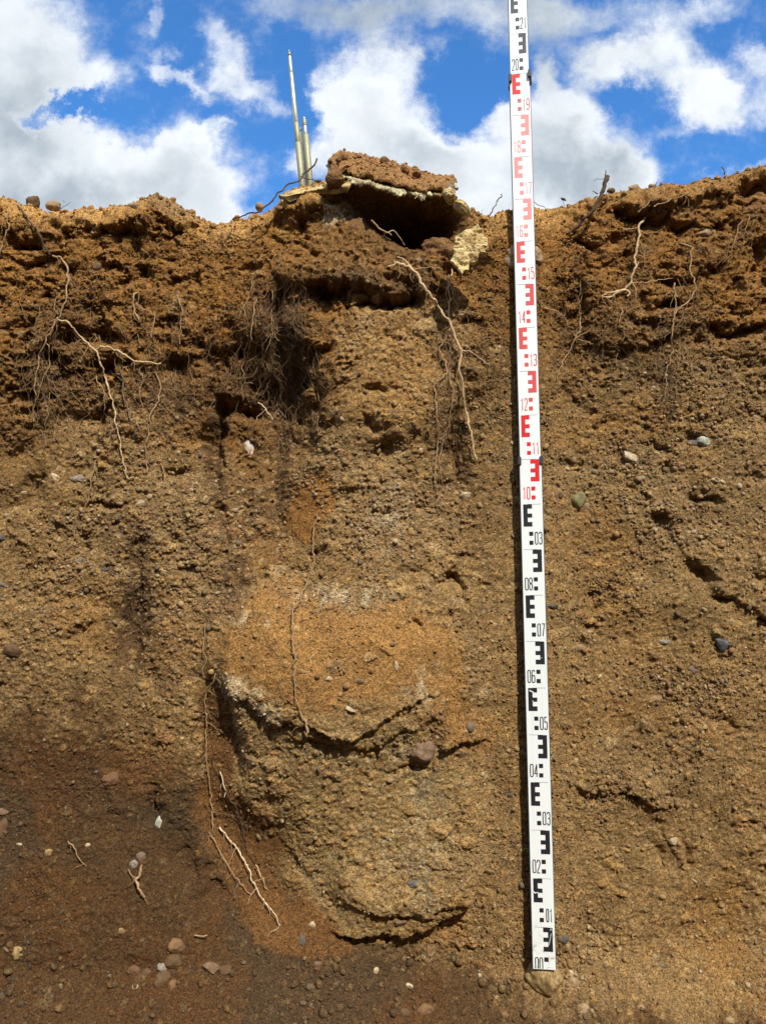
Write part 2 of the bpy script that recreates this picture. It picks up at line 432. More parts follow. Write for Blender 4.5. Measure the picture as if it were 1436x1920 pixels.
# --- pits and scars (px, py, rx, ry, turn, depth)
for (cx, cy, rx, ry, ro, dp) in [
        (252, 470, 26, 30, 0, .035), (240, 437, 40, 8, 0, .02), (55, 462, 20, 9, 0, .03), (60, 497, 22, 9, 0, .03), (140, 505, 14, 12, 0, .03), (250, 520, 30, 12, -30, .03),
        (140, 640, 26, 16, 0, .03), (195, 632, 30, 14, 0, .03), (110, 680, 22, 30, 0, .04), (230, 690, 18, 22, 0, .035), (440, 655, 26, 12, 0, .045),
        (440, 760, 36, 14, 6, .05), (95, 810, 60, 20, -25, .035), (40, 850, 30, 20, -30, .03), (60, 935, 44, 22, -30, .03), (70, 905, 20, 12, -40, .03), (200, 860, 20, 8, 0, .02),
        (210, 945, 40, 8, 0, .025), (395, 950, 16, 10, 30, .03), (330, 905, 26, 9, -20, .025), (245, 1050, 16, 24, 0, .025), (250, 1180, 26, 60, 0, .04), (160, 1185, 30, 10, -20, .03),
        (285, 1505, 14, 30, 0, .04), (360, 1610, 16, 30, -45, .035), (400, 1665, 30, 26, 0, .03), (60, 640, 12, 10, 0, .03), (330, 700, 26, 20, 0, .03), (370, 640, 16, 10, 0, .03),
        (830, 1082, 26, 10, -20, .05), (848, 1100, 8, 26, 0, .03), (905, 1100, 16, 6, 10, .03), (768, 1165, 16, 8, 30, .02), (602, 1032, 14, 5, 0, .02), (615, 1335, 20, 4, 0, .01),
        (620, 810, 24, 14, -20, .035), (690, 805, 24, 10, 0, .03), (700, 735, 26, 8, 0, .02), (720, 850, 30, 16, -20, .035), (900, 600, 18, 9, 0, .03), (890, 670, 26, 12, 30, .03),
        (935, 800, 18, 20, 0, .02), (720, 960, 26, 8, 0, .02), (950, 1095, 16, 8, 0, .03), (625, 655, 14, 8, 0, .03), (600, 655, 10, 12, 0, .02),
        (1410, 350, 44, 16, -6, .07), (1395, 378, 30, 6, 0, .04), (1180, 418, 60, 8, 12, .03), (1120, 400, 60, 12, -12, .03), (1250, 540, 26, 12, 20, .035), (1320, 530, 20, 8, 0, .03),
        (1262, 440, 12, 12, 0, .03), (1092, 465, 14, 8, 0, .03), (1248, 575, 26, 8, 0, .045), (1285, 540, 14, 8, 0, .03), (1380, 615, 34, 10, -5, .04), (1200, 600, 26, 8, 0, .025),
        (1120, 805, 16, 10, 0, .03), (1170, 865, 14, 28, 0, .035), (1225, 838, 24, 8, 25, .04), (1300, 832, 26, 12, 0, .045), (1240, 880, 20, 10, 0, .03), (1320, 945, 30, 9, 20, .035),
        (1420, 905, 26, 10, 0, .03), (1235, 985, 34, 12, 25, .03), (1310, 1075, 34, 14, 30, .055), (1425, 1095, 20, 18, 0, .045), (1350, 1120, 20, 9, 30, .035), (1420, 1180, 26, 7, 15, .03),
        (1350, 1215, 14, 18, 0, .03), (1050, 1100, 10, 8, 0, .02), (1340, 505, 12, 18, 0, .03), (1425, 480, 18, 30, 0, .035), (1290, 1600, 8, 26, -20, .03), (1240, 1600, 24, 7, 32, .025),
        (1050, 1580, 14, 6, 40, .03), (760, 1430, 40, 6, 0, .015), (930, 1660, 50, 7, 16, .02), (1180, 1500, 40, 6, 20, .015), (1355, 1350, 40, 8, 30, .02),
        (1225, 610, 16, 8, 0, .02), (1080, 560, 9, 60, 0, .02), (520, 560, 10, 46, 0, .02), (560, 700, 12, 60, 0, .03)]:
    D -= dp * (.95 if cy < 780 else .6 if cx < 1000 else .42) * ell(cx, cy, rx, ry, ro, 1.1)
# diagonal scarps on the right
for (x0, y0, x1, y1, wd, am) in [(1160, 870, 1345, 1100, 26, .010), (1345, 1100, 1480, 1230, 26, .010), (1190, 1480, 1310, 1660, 18, .005), (1050, 1450, 1250, 1520, 20, .010),
                                 (1090, 380, 1280, 420, 16, .018), (100, 900, 20, 990, 24, .02), (230, 780, 120, 960, 26, .012), (300, 1490, 520, 1760, 22, .006)]:
    L = math.hypot(x1 - x0, y1 - y0); tx, ty = (x1 - x0) / L, (y1 - y0) / L
    s_ = (U - x0) * tx + (V_ - y0) * ty; n_ = -(U - x0) * ty + (V_ - y0) * tx
    e = sstep(-30, 10, s_) * (1 - sstep(L - 10, L + 30, s_))
    D += am * e * np.where(n_ < 0, np.exp(-(n_ / (wd * 2.4)) ** 2), np.exp(-(n_ / (wd * 0.28)) ** 2)) * (1 if am > 0 else -1)
# overhung turf edge near the top on the right
D += ledge([(1010, 432), (1100, 412), (1200, 400), (1280, 392), (1360, 362), (1436, 345), (1500, 330)], 40, 0.020, 5, 30)
D += ledge([(-60, 440), (60, 446), (160, 436), (300, 432), (400, 428), (480, 420)], 60, 0.016, 9, 30)
D += ledge([(1060, 660), (1200, 640), (1340, 610), (1500, 600)], 120, 0.014, 10, 30)

U, V_ = U0_, V0_
# --- soil zones: 0..1 weights
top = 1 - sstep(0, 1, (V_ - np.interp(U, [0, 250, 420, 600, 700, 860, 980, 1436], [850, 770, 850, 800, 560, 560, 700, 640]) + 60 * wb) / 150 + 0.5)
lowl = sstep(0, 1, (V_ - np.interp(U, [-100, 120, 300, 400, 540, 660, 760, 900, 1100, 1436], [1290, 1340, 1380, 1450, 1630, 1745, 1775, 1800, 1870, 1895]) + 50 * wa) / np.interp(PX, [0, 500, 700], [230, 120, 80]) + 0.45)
gravel = np.clip(1 - top - lowl, 0, 1)
clayA = ell(590, 950, 40, 74, 14, 2.4)
clayB = np.clip(ell(560, 1215, 150, 96, 8, 2.6) + ell(540, 1120, 46, 50, 35, 2.0) + 0.9 * ell(740, 1210, 110, 90, 20, 1.6) + .8 * ell(850, 1300, 40, 110, 0, 1.6), 0, 1)
strip = np.clip(ell(405, 1400, 32, 160, -3, 2) + ell(450, 1560, 70, 110, -30, 2) + ell(560, 1720, 120, 44, 22, 2), 0, 1)
lowbulge = ell(680, 1530, 250, 190, 12, 2.4) * (1 - np.clip(clayB, 0, 1))
salt = np.clip(ell(640, 1110, 90, 26, 6, 1.2) + ell(480, 1165, 44, 12, 0, 1.4) * 1.3 + ell(490, 1304, 58, 26, 30, 1.6) * 2.2 + ell(434, 1274, 24, 18, 20, 2) * 2.6 + ell(730, 960, 40, 70, 0, 1) * .8
               + .5 * ell(760, 1570, 100, 50, 0, 1.2) + ell(800, 1270, 30, 40, 20, 1.5) * .9 + ell(720, 1400, 80, 30, 0, 1.2) * .4 + ell(670, 630, 60, 60, 0, 1) * .35
               + ell(625, 408, 26, 22, 0, 1.6) * 1.2 + .5 * ell(1180, 590, 40, 20, 0, 1), 0, 1)
smooth = np.clip(clayA + clayB * 0.85 + strip * 0.7 + lowbulge * 0.3 + ell(1200, 1730, 250, 190, 0, 1.6) * .5 + ell(650, 420, 110, 40) * .0, 0, 1)
roots_and_shade = np.clip(ell(535, 660, 50, 110, 0, 1.4) + ell(250, 1150, 44, 130, 0, 1.4) * 1.2 + .7 * ell(400, 880, 18, 140, 0, 1.4) + .6 * ell(525, 900, 18, 130, 0, 1.4) + .5 * ell(330, 1230, 70, 40, 0, 1.3) + .5 * ell(1080, 560, 14, 80, 0, 1.3) + .5 * ell(1300, 960, 40, 30, 0, 1.3) + ell(85, 720, 46, 80, 0, 1.3) * .8 + ell(330, 740, 90, 60, 0, 1.3) * .7
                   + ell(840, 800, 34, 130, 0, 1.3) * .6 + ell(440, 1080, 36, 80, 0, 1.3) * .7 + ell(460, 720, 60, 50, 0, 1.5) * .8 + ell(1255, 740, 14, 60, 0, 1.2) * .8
                   + ell(700, 545, 120, 26, 0, 1.5) * .9 + ell(780, 410, 110, 60, 0, 2) + ell(800, 1790, 70, 40, 20, 1.5) * .5, 0, 1)  # dark roots and stains; also shade painted into the undercut and hollow

zn = .5 * fbm(BX, BY, BZ, 45, 4, 55) + .35 * fbm(BX, BY, BZ, 160, 2, 56)
clayA = sstep(.30, .62, clayA + .8 * zn); clayB = sstep(.25, .70, clayB + .8 * zn); strip = sstep(.25, .65, strip + .7 * zn)
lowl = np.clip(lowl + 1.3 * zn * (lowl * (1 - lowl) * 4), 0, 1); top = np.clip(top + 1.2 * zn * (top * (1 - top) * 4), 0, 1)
# --- relief
X3, Y3, Z3 = BX, BY, BZ
scrape = np.clip(sstep(.02, .30, fbm(BX, BY, BZ * .6, 5.5, 3, 63)) * (gravel + .5 * lowl + .25 * top), 0, 1)
rgh = (1 - 0.82 * smooth) * (1 - .62 * scrape) * (1 + .35 * sstep(0.05, .4, fbm(BX, BY, BZ, 8, 3, 64)))
f1 = fbm(X3, Y3, Z3, 7, 3, 3)
f2 = ridged(X3, Y3, Z3, 26, 4, 4)
f3 = ridged(X3 + 0.02 * wa, Y3, Z3 * 1.5, 55, 4, 5)
f4 = fbm(X3, Y3, Z3, 150, 3, 6)
D += 0.018 * f1
D += (0.0070 * top + 0.0022 * gravel + 0.0060 * lowl) * rgh * f2 * (0.6 + 0.6 * vnoise(X3 * 8, Y3 * 8, Z3 * 8, 9))
D += (0.0052 * top + 0.0019 * gravel + 0.0022 * lowl) * rgh * f3
D += (0.0042 * top + 0.0028 * gravel + 0.0022 * lowl) * (1 - 0.6 * smooth) * f4
scr = fbm(BX, BY, BZ * .07, 75, 3, 61)
D += 0.0022 * scr * scrape * (1 - BL)
# deep crumbly pockets in the topsoil
pk = fbm(X3, Y3, Z3 * 1.25, 24, 4, 21)
D -= 0.030 * np.clip(pk - 0.16, 0, 1) * (top * 1.5 + gravel * 0.55 + .15 * lowl) * rgh
# stones set in the face: three sizes
Wc = []
for ci, (c, hgt, dens_) in enumerate([(0.036, 0.0050, .06), (0.017, 0.0028, .17), (0.0085, 0.0015, .42)]):
    dd, r1, r2 = worley(X3 + 0.004 * wa, Z3 + 0.35 * (Y3 - Y0), c, ci + 1)
    pres = (r1 < dens_ * (0.25 * top + 1.0 * gravel + 0.35 * lowl + 0.6 * lowbulge) * (1 - 0.8 * np.clip(clayA + clayB + strip, 0, 1)) * (1 - .6 * scrape)).astype(float)
    dome = np.sqrt(np.clip(1 - dd * dd, 0, 1)) * pres
    D += hgt * dome * (0.6 + 0.8 * r2)
    Wc.append((dome, r2))
del X3, Y3, Z3

# --- talus foot
zt = np.interp(PX, [-200, 100, 380, 560, 760, 960, 1436], [0.46, 0.42, 0.36, 0.20, 0.06, 0.045, 0.06])
kk = np.interp(PX, [-200, 300, 560, 760, 1000], [0.34, 0.36, 0.5, 1.1, 1.25]) * (1 + 1.2 * sstep(.05, -.12, BZ) * (PX < 700))
tal = np.maximum(zt - BZ, 0); tal = np.where(tal < 0.10, tal * tal / 0.2, tal - 0.05) * kk
# the bank leans back a little towards the bottom of the cut where the staff touches it
D_ = D * (1 - 0.55 * BL) * np.where(BL >= 1, 0.5, 1.0)
NYs = -np.cos(BL * math.pi / 2); NZs = np.sin(BL * math.pi / 2)
jx = 0.0022 * vnoise(BX * 110, BY * 110, BZ * 110, 31) + 0.006 * vnoise(BX * 33, BY * 33, BZ * 33, 32)
jz = 0.0022 * vnoise(BX * 110, BY * 110, BZ * 110, 33) + 0.006 * vnoise(BX * 33, BY * 33, BZ * 33, 34)
edge = np.clip((6 - np.abs(BX)) / 5, 0, 1)
wallw = (1 - BL)
GX = BX + jx * (0.4 + 0.6 * top)
GY = BY + NYs * D_ - tal
sx_ = 0.340 - 0.0128 * BZ
clear = .9 * np.exp(-((BX - sx_ + .02) / 0.105) ** 4) * sstep(-.02, 0.06, BZ)
GY = np.where(clear > .01, GY + clear * (1.7295 + .005 * f2 - .5 * (D_ - .02) * 0 - GY), GY)
GZ = BZ + NZs * D_ * 0.6 + (jz * (0.4 + 0.6 * top) - 0.32 * np.clip(D_, -0.02, 0.03) * wallw * (top * .6 + .4)) * sstep(-0.13, -0.08, BZ)
# --- colours of the earth, some shade put into them
def mixc(c, w, col):
    w = np.clip(w, 0, 1)[..., None]
    return c * (1 - w) + np.array(col) * w
C = np.zeros(BX.shape + (3,)) + np.array((0.222, 0.145, 0.070))
C = mixc(C, top, (0.182, 0.095, 0.034))
C = mixc(C, top * sstep(-.1, .5, wa), (0.205, 0.103, 0.031))
C = mixc(C, top * sstep(0.0, .5, fbm(BX, BY, BZ, 5, 3, 41)) * .7, (0.110, 0.062, 0.028))
C = mixc(C, gravel * sstep(0.0, .45, fbm(BX, BY, BZ, 6, 3, 42)) * .6, (0.205, 0.135, 0.068))
C = mixc(C, gravel * sstep(0.05, .45, fbm(BX, BY, BZ, 5, 3, 43)) * .6, (0.245, 0.130, 0.045))
gp = np.clip(ell(1290, 900, 190, 170, 0, 1.3) + ell(330, 960, 220, 110, -15, 1.3) + ell(1250, 1290, 190, 40, 8, 1.5) + ell(370, 1130, 80, 80, 0, 1.3) + ell(1070, 1820, 90, 60, 0, 1.4)
             + ell(730, 960, 130, 90, 0, 1.3) + ell(1000, 880, 60, 100, 0, 1.3) * .6 + ell(620, 850, 90, 60, 0, 1.4) * .6 + ell(1160, 1440, 160, 60, 15, 1.4) * .4 + ell(1360, 700, 90, 90, 0, 1.4) * .7, 0, 1)
C = mixc(C, ell(1200, 690, 300, 110, -6, 1.6) * .65 * (1 - top * .5), (0.135, 0.082, 0.038))
C = mixc(C, (ell(1120, 820, 110, 60, 0, 1.3) + ell(640, 830, 90, 50, 0, 1.4)) * .55, (0.125, 0.080, 0.040))
C = mixc(C, ell(60, 860, 130, 110, -20, 1.5) * .6, (0.140, 0.083, 0.036))
C = mixc(C, gp * .45 * (1 - top * .6), (0.215, 0.150, 0.080))
C = mixc(C, ell(1230, 1170, 260, 110, 10, 1.5) * .4, (0.250, 0.170, 0.080))
C = mixc(C, sstep(.05, .4, fbm(BX, BY, BZ * 1.6, 13, 4, 47)) * .45 * gravel, (0.150, 0.098, 0.048))
C = mixc(C, lowl, (0.062, 0.035, 0.017))  # dark lower-left soil, deepened to carry the shade in its colour
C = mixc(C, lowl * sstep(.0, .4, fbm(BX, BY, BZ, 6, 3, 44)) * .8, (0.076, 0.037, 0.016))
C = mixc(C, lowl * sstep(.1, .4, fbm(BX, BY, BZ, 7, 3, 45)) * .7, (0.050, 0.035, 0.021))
C = mixc(C, lowbulge * .8, (0.230, 0.162, 0.078))
C = mixc(C, lowbulge * sstep(.05, .4, fbm(BX, BY, BZ, 9, 3, 46)) * .6, (0.20, 0.175, 0.12))
C = mixc(C, ell(490, 840, 92, 220, 0, 1.8) * .7, (0.105, 0.058, 0.025))
C = mixc(C, ell(250, 1130, 34, 140, 0, 1.5) * .6 + ell(402, 880, 20, 150, 0, 1.5) * .6 + ell(440, 1070, 26, 80, 0, 1.5) * .5, (0.085, 0.050, 0.026))
C = mixc(C, ell(905, 760, 60, 260, 0, 1.6) * .5, (0.125, 0.074, 0.032))
C = mixc(C, ell(745, 700, 150, 130, 0, 2) * .75, (0.27, 0.155, 0.062))
C = mixc(C, ell(690, 960, 110, 120, 0, 1.6) * .4, (0.25, 0.165, 0.085))
C = mixc(C, clayA * .92, (0.245, 0.122, 0.042))
C = mixc(C, clayB * .8, (0.265, 0.145, 0.056))
C = mixc(C, strip * .9, (0.130, 0.066, 0.027))
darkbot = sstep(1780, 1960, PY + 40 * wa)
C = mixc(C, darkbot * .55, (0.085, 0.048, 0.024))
C = mixc(C, ell(270, 1420, 60, 60, 0, 1.4) * .6, (0.15, 0.075, 0.030))
C = mixc(C, ell(1180, 790, 170, 36, -8, 1.6) * .6, (0.255, 0.135, 0.045))
C = mixc(C, ell(1060, 470, 120, 60, 0, 2) * .6, (0.215, 0.105, 0.034))
C = mixc(C, roots_and_shade * .84, (0.075, 0.045, 0.025))
# dry pale dust along the worn rim
C = mixc(C, np.clip(BL * .7 + .9 * (1 - sstep(0.02, 0.075, ztop[None, :] - BZ + .03 * wa)), 0, 1) * (1 - roots_and_shade) * .8 * (1 - .5 * sstep(980, 1100, PX)), (0.36, 0.215, 0.088))
C = mixc(C, ell(320, 392, 60, 16, 22, 2) * (BL > 0.0) * .7, (0.15, 0.098, 0.055))
grainy = vnoise(BX * 260, BY * 260, BZ * 260, 51)
C = mixc(C, np.clip(salt, 0, 1) * sstep(-.2, .25, fbm(BX, BY, BZ, 60, 4, 52)) * .62, (0.44, 0.38, 0.27))
# bluish-grey reduced patches
C = mixc(C, ell(700, 390, 60, 30, 0, 1.4) * .5, (0.15, 0.14, 0.12))
pal = np.array([(0.32, 0.215, 0.10), (0.23, 0.16, 0.09), (0.31, 0.185, 0.075), (0.17, 0.13, 0.085), (0.37, 0.27, 0.15), (0.23, 0.12, 0.06), (0.28, 0.19, 0.10), (0.34, 0.21, 0.08)])
for k, (dome, r2) in enumerate(Wc):
    pc = pal[(np.floor(r2 * 7.99)).astype(int)]
    w = sstep(0.15, 0.6, dome)[..., None] * (0.5 if k < 2 else 0.6)
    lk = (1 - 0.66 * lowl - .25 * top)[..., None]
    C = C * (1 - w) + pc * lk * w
C *= (1 + 0.16 * grainy + 0.10 * vnoise(BX * 90, BY * 90, BZ * 90, 53))[..., None]
lum = C.mean(-1, keepdims=True); C = lum + (C - lum) * 1.08; C *= (1.0 - .06 * sstep(1000, 1100, PX) + .10 * top)[..., None] * np.array([1.03, 1.0, .90])
C *= (1 + .10 * scr * scrape)[..., None]
C = np.clip(C, 0.008, 0.8)

nrow = BX.shape[0]
Vt = np.stack([GX.ravel(), GY.ravel(), GZ.ravel()], 1)
idx = np.arange(nrow * nx).reshape(nrow, nx)
Q = np.stack([idx[:-1, :-1].ravel(), idx[:-1, 1:].ravel(), idx[1:, 1:].ravel(), idx[1:, :-1].ravel()], 1)
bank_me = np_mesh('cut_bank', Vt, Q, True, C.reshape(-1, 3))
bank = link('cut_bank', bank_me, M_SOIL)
tag(bank, 'freshly cut brown earth bank with topsoil over gravel', 'earth bank', kind='structure')
# ray caster on a coarser copy (every second vertex) of the bank
ii = idx[::2, ::2]
sub = ii.shape
Qs = np.arange(sub[0] * sub[1]).reshape(sub)
Qf = np.stack([Qs[:-1, :-1].ravel(), Qs[:-1, 1:].ravel(), Qs[1:, 1:].ravel(), Qs[1:, :-1].ravel()], 1)
Vs = Vt[ii.ravel()]
keep = (np.abs(Vs[Qf[:, 0], 0]) < 1.15)
BVH = BVHTree.FromPolygons([tuple(v) for v in Vs.tolist()], Qf[keep].tolist())
def hit(px, py):
    r_ = ray(px, py)
    h = BVH.ray_cast(CAM, r_, 6.0)
    if h[0] is None:
        return at(px, py, Y0 + 0.02), Vector((0, -1, 0))
    n_ = h[1]
    if n_.dot(r_) > 0: n_ = -n_
    return h[0], n_

# ------------------------------------------------------------------ the rest of the ground
def sheet(name, X, Yy, Zz, mat):
    r_, c_ = X.shape
    i_ = np.arange(r_ * c_).reshape(r_, c_)
    q_ = np.stack([i_[:-1, :-1].ravel(), i_[:-1, 1:].ravel(), i_[1:, 1:].ravel(), i_[1:, :-1].ravel()], 1)
    return link(name, np_mesh(name, np.stack([X.ravel(), Yy.ravel(), Zz.ravel()], 1), q_), mat)
gx = np.concatenate([-np.geomspace(400, 6.2, 16), np.linspace(-6, 6, 60), np.geomspace(6.2, 400, 16)])
gy = np.concatenate([np.linspace(Y0 + RR + 0.9, 8, 30), np.geomspace(8.5, 900, 24)])
A, B = np.meshgrid(gx, gy)
o = sheet('ground', A, B, 1.50 + 0.05 * fbm(A, B, A * 0, .7, 4, 61) - 0.02 * np.clip(B - 4, 0, 30), M_DIRT)
tag(o, 'bare earth ground above the cut', 'ground', kind='structure')
fx = np.linspace(-6, 6, 260); fy = np.linspace(-0.75, 1.78, 110)
A, B = np.meshgrid(fx, fy)
o = sheet('trench_floor', A, B, -0.105 + 0.012 * fbm(A, B, A * 0, 6, 5, 62), M_DIRT)
tag(o, 'bare brown floor of the trench', 'ground', kind='structure')
# far side of the trench behind the camera with an added heap as shade caster (shade line set below the foot of the bank)
SH = 2.35 + 0.0
ox = np.linspace(-6, 6, 240)
AX = ox; off = (Y0 + 0.75) * math.tan(SUN_AZ)
k_el = math.tan(SUN_EL) / math.cos(SUN_AZ)
# wanted height of the shade line on the bank, as x -> z
SHADE = [(-6, -.45), (6, -.45)]
hz = np.interp(ox - off, [s_[0] for s_ in SHADE], [s_[1] for s_ in SHADE]) + (Y0 + 0.75) * k_el
hz = hz + 0.03 * vnoise(ox * 4, ox * 0, ox * 0, 71) + 0.02 * vnoise(ox * 11, ox * 0, ox * 0, 72)
prof = [(-0.55, -0.2, 0), (-0.68, 1.5, 0), (-0.72, 1.62, 0), (-0.74, 0, .55), (-0.75, 0, 1.0), (-0.95, 0, 1.02), (-1.6, 0, .95), (-3.2, 1.6, 0), (-40, 1.5, 0), (-400, 1.0, 0)]
PA = []; PB = []; PC = []
for (yy, zz, w_) in prof:
    PA.append(ox * (1 if yy > -5 else 20)); PB.append(np.full_like(ox, yy) + 0.02 * vnoise(ox * 9, ox * 0 + yy, ox * 0, 73)); PC.append(zz if w_ == 0 else 1.62 + (hz - 1.62) * w_)
PC = [np.full_like(ox, p) if np.isscalar(p) else p for p in PC]
o = sheet('opposite_bank', np.array(PA), np.array(PB), np.array(PC), M_DIRT)
tag(o, 'opposite side of the trench topped by an added shading heap', 'earth bank', kind='structure')

# ================================================================== LEVELLING STAFF
M_WHITE = plain('white_enamel', (0.80, 0.84, 0.83, 1), 0.38, var=0.03, scale=14)
g = NT(M_WHITE.node_tree)   # enamel again, with mud splashed over the foot and faint grime
co = g.n('ShaderNodeTexCoord').outputs['Object']
zz_ = g.n('ShaderNodeSeparateXYZ', {0: co}).outputs[2]
na = g.n('ShaderNodeTexNoise', {'Vector': co, 'Scale': 70.0, 'Detail': 8.0, 'Roughness': .7}).outputs[0]
nb_ = g.n('ShaderNodeTexNoise', {'Vector': g.n('ShaderNodeMapping', {'Vector': co, 'Scale': (60, 60, 4)}).outputs[0], 'Scale': 1.0, 'Detail': 6.0, 'Roughness': .6}).outputs[0]
foot = g.m('MULTIPLY', g.ss(zz_, 0.16, 0.0), g.ss(na, 0.50, 0.66))
c = g.mix(g.m('MULTIPLY', g.ss(nb_, 0.52, 0.75), 0.28), (0.80, 0.85, 0.85, 1), (0.52, 0.50, 0.44, 1))
c = g.mix(g.m('MULTIPLY', g.ss(na, 0.66, 0.72), 0.5), c, (0.42, 0.34, 0.24, 1))
c = g.mix(g.m('MULTIPLY', foot, 0.8), c, (0.22, 0.14, 0.07, 1))
bs = g.n('ShaderNodeBsdfPrincipled', {'Base Color': c, 'Roughness': .42})
g.n('ShaderNodeOutputMaterial', {0: bs.outputs[0]})
M_RAIL = plain('grey_rail', (0.10, 0.10, 0.11, 1), 0.5, 0.3)
M_BLACK = plain('black_print', (0.018, 0.017, 0.022, 1), 0.5)
M_SLATE = plain('glared_black_print', (0.055, 0.062, 0.085, 1), 0.5)  # black print with bluish glare put into its colour
M_RED = plain('red_print', (0.68, 0.022, 0.028, 1), 0.45)
M_RED2 = plain('paler_red_print', (0.66, 0.085, 0.085, 1), 0.45)  # slightly paler red for the middle red marks
M_PINK = plain('pink_print', (0.80, 0.30, 0.28, 1), 0.45)  # pink tone for the upper red marks
M_DUSK = plain('dull_red_print', (0.50, 0.16, 0.17, 1), 0.45)
M_LINE = plain('grey_line', (0.20, 0.21, 0.22, 1), 0.5)
M_CLIP = plain('dark_clip_plastic', (0.055, 0.058, 0.068, 1), 0.4)
ST_Y = 1.700; ST_X0 = 0.3405; ST_LEAN = -0.0128   # metres of x per metre of height
YAW = R(8.0)
staff = empty('levelling_staff', (ST_X0, ST_Y, 0.0), (0, 0, YAW * -1 if False else YAW))
# local frame: x to the right along the face, y into the bank, z up
staff.rotation_euler = (0, math.atan(ST_LEAN), -YAW)
tag(staff, 'tall white levelling staff with black and red graduations leaning on the cut bank', 'levelling staff')

def box_bm(bm, x0, x1, y0, y1, z0, z1, mi=0):
    vs = [bm.verts.new((x, y, z)) for x in (x0, x1) for y in (y0, y1) for z in (z0, z1)]
    for f in ((0, 1, 3, 2), (4, 6, 7, 5), (0, 4, 5, 1), (2, 3, 7, 6), (0, 2, 6, 4), (1, 5, 7, 3)):
        fc = bm.faces.new([vs[i] for i in f]); fc.material_index = mi
def fin(bm, name, mats, parent=None, smooth=False, bevel=0):
    if bevel:
        bmesh.ops.bevel(bm, geom=list(bm.edges), offset=bevel, segments=2, affect='EDGES')
    bmesh.ops.recalc_face_normals(bm, faces=list(bm.faces))
    me = bpy.data.meshes.new(name); bm.to_mesh(me); bm.free()
    for p in me.polygons: p.use_smooth = smooth
    return link(name, me, mats, parent)

DIG = {  # strokes in a 0..1 x 0..1 box
 '0': [[(0, .14), (.12, .03), (.5, 0), (.88, .03), (1, .14), (1, .86), (.88, .97), (.5, 1), (.12, .97), (0, .86), (0, .14)]],
 '1': [[(.18, .80), (.62, 1), (.62, 0)]],
 '2': [[(0, .78), (0, .88), (.15, .97), (.5, 1), (.85, .97), (1, .86), (1, .72), (.8, .50), (.15, .16), (0, 0), (1, 0)]],
 '3': [[(0, .84), (.12, .96), (.5, 1), (.88, .96), (1, .85), (1, .64), (.85, .54), (.4, .52), (.85, .50), (1, .40), (1, .15), (.88, .04), (.5, 0), (.12, .04), (0, .16)]],
 '4': [[(.78, 0), (.78, 1)], [(.78, 1), (0, .26), (1.05, .26)]],
 '5': [[(.95, 1), (.08, 1), (.04, .56), (.3, .63), (.7, .63), (.95, .54), (1, .42), (1, .15), (.85, .03), (.5, 0), (.12, .04), (0, .16)]],
 '6': [[(.98, .85), (.85, .97), (.5, 1), (.15, .97), (0, .84), (0, .14), (.12, .03), (.5, 0), (.88, .03), (1, .14), (1, .44), (.85, .55), (.5, .58), (.1, .52)]],
 '7': [[(0, 1), (1, 1), (.35, 0)]],
 '8': [[(.5, .53), (.1, .60), (0, .70), (0, .87), (.15, .97), (.5, 1), (.85, .97), (1, .87), (1, .70), (.9, .60), (.5, .53), (.9, .46), (1, .36), (1, .14), (.85, .03), (.5, 0), (.15, .03), (0, .14), (0, .36), (.1, .46), (.5, .53)]],
 '9': [[(.9, .48), (.5, .42), (.15, .45), (0, .56), (0, .86), (.12, .97), (.5, 1), (.88, .97), (1, .86), (1, .14), (.85, .03), (.5, 0), (.12, .04), (0, .15)]],
}
def ribbon(bm, pts, w, y, mi, zmin=-9):
    n = len(pts)
    P2 = [Vector(p) for p in pts]
    L, Rr = [], []
    closed = (P2[0] - P2[-1]).length < 1e-6
    for i in range(n):
        a = P2[i - 1] if i > 0 else (P2[-2] if closed else None)
        b = P2[i + 1] if i < n - 1 else (P2[1] if closed else None)
        d1 = (P2[i] - a).normalized() if a is not None else (b - P2[i]).normalized()
        d2 = (b - P2[i]).normalized() if b is not None else d1
        n1 = Vector((-d1.y, d1.x)); n2_ = Vector((-d2.y, d2.x))
        mm = (n1 + n2_)
        if mm.length < .3: mm = n1
        mm.normalize()
        k = min(1.0 / max(mm.dot(n1), .4), 1.6)
        L.append(bm.verts.new((P2[i].x + mm.x * w / 2 * k, y, max(zmin, P2[i].y + mm.y * w / 2 * k))))
        Rr.append(bm.verts.new((P2[i].x - mm.x * w / 2 * k, y, max(zmin, P2[i].y - mm.y * w / 2 * k))))
    for i in range(n - 1):
        try:
            f = bm.faces.new((L[i], L[i + 1], Rr[i + 1], Rr[i])); f.material_index = mi
        except ValueError:
            pass
def rect(bm, x0, x1, z0, z1, y, mi):
    f = bm.faces.new([bm.verts.new(p) for p in ((x0, y, z0), (x1, y, z0), (x1, y, z1), (x0, y, z1))]); f.material_index = mi

PRINT = [M_BLACK, M_RED, M_RED2, M_PINK, M_DUSK, M_SLATE, M_LINE, M_WHITE]
def print_of(n):
    if n < 10: return 0, 0
    if n in (10, 11): return 1, 1
    if n in (12, 13, 14, 15): return 2, 2
    if n in (16, 17, 18): return 3, 3
    if n == 19: return 1, 4
    return 5, 5
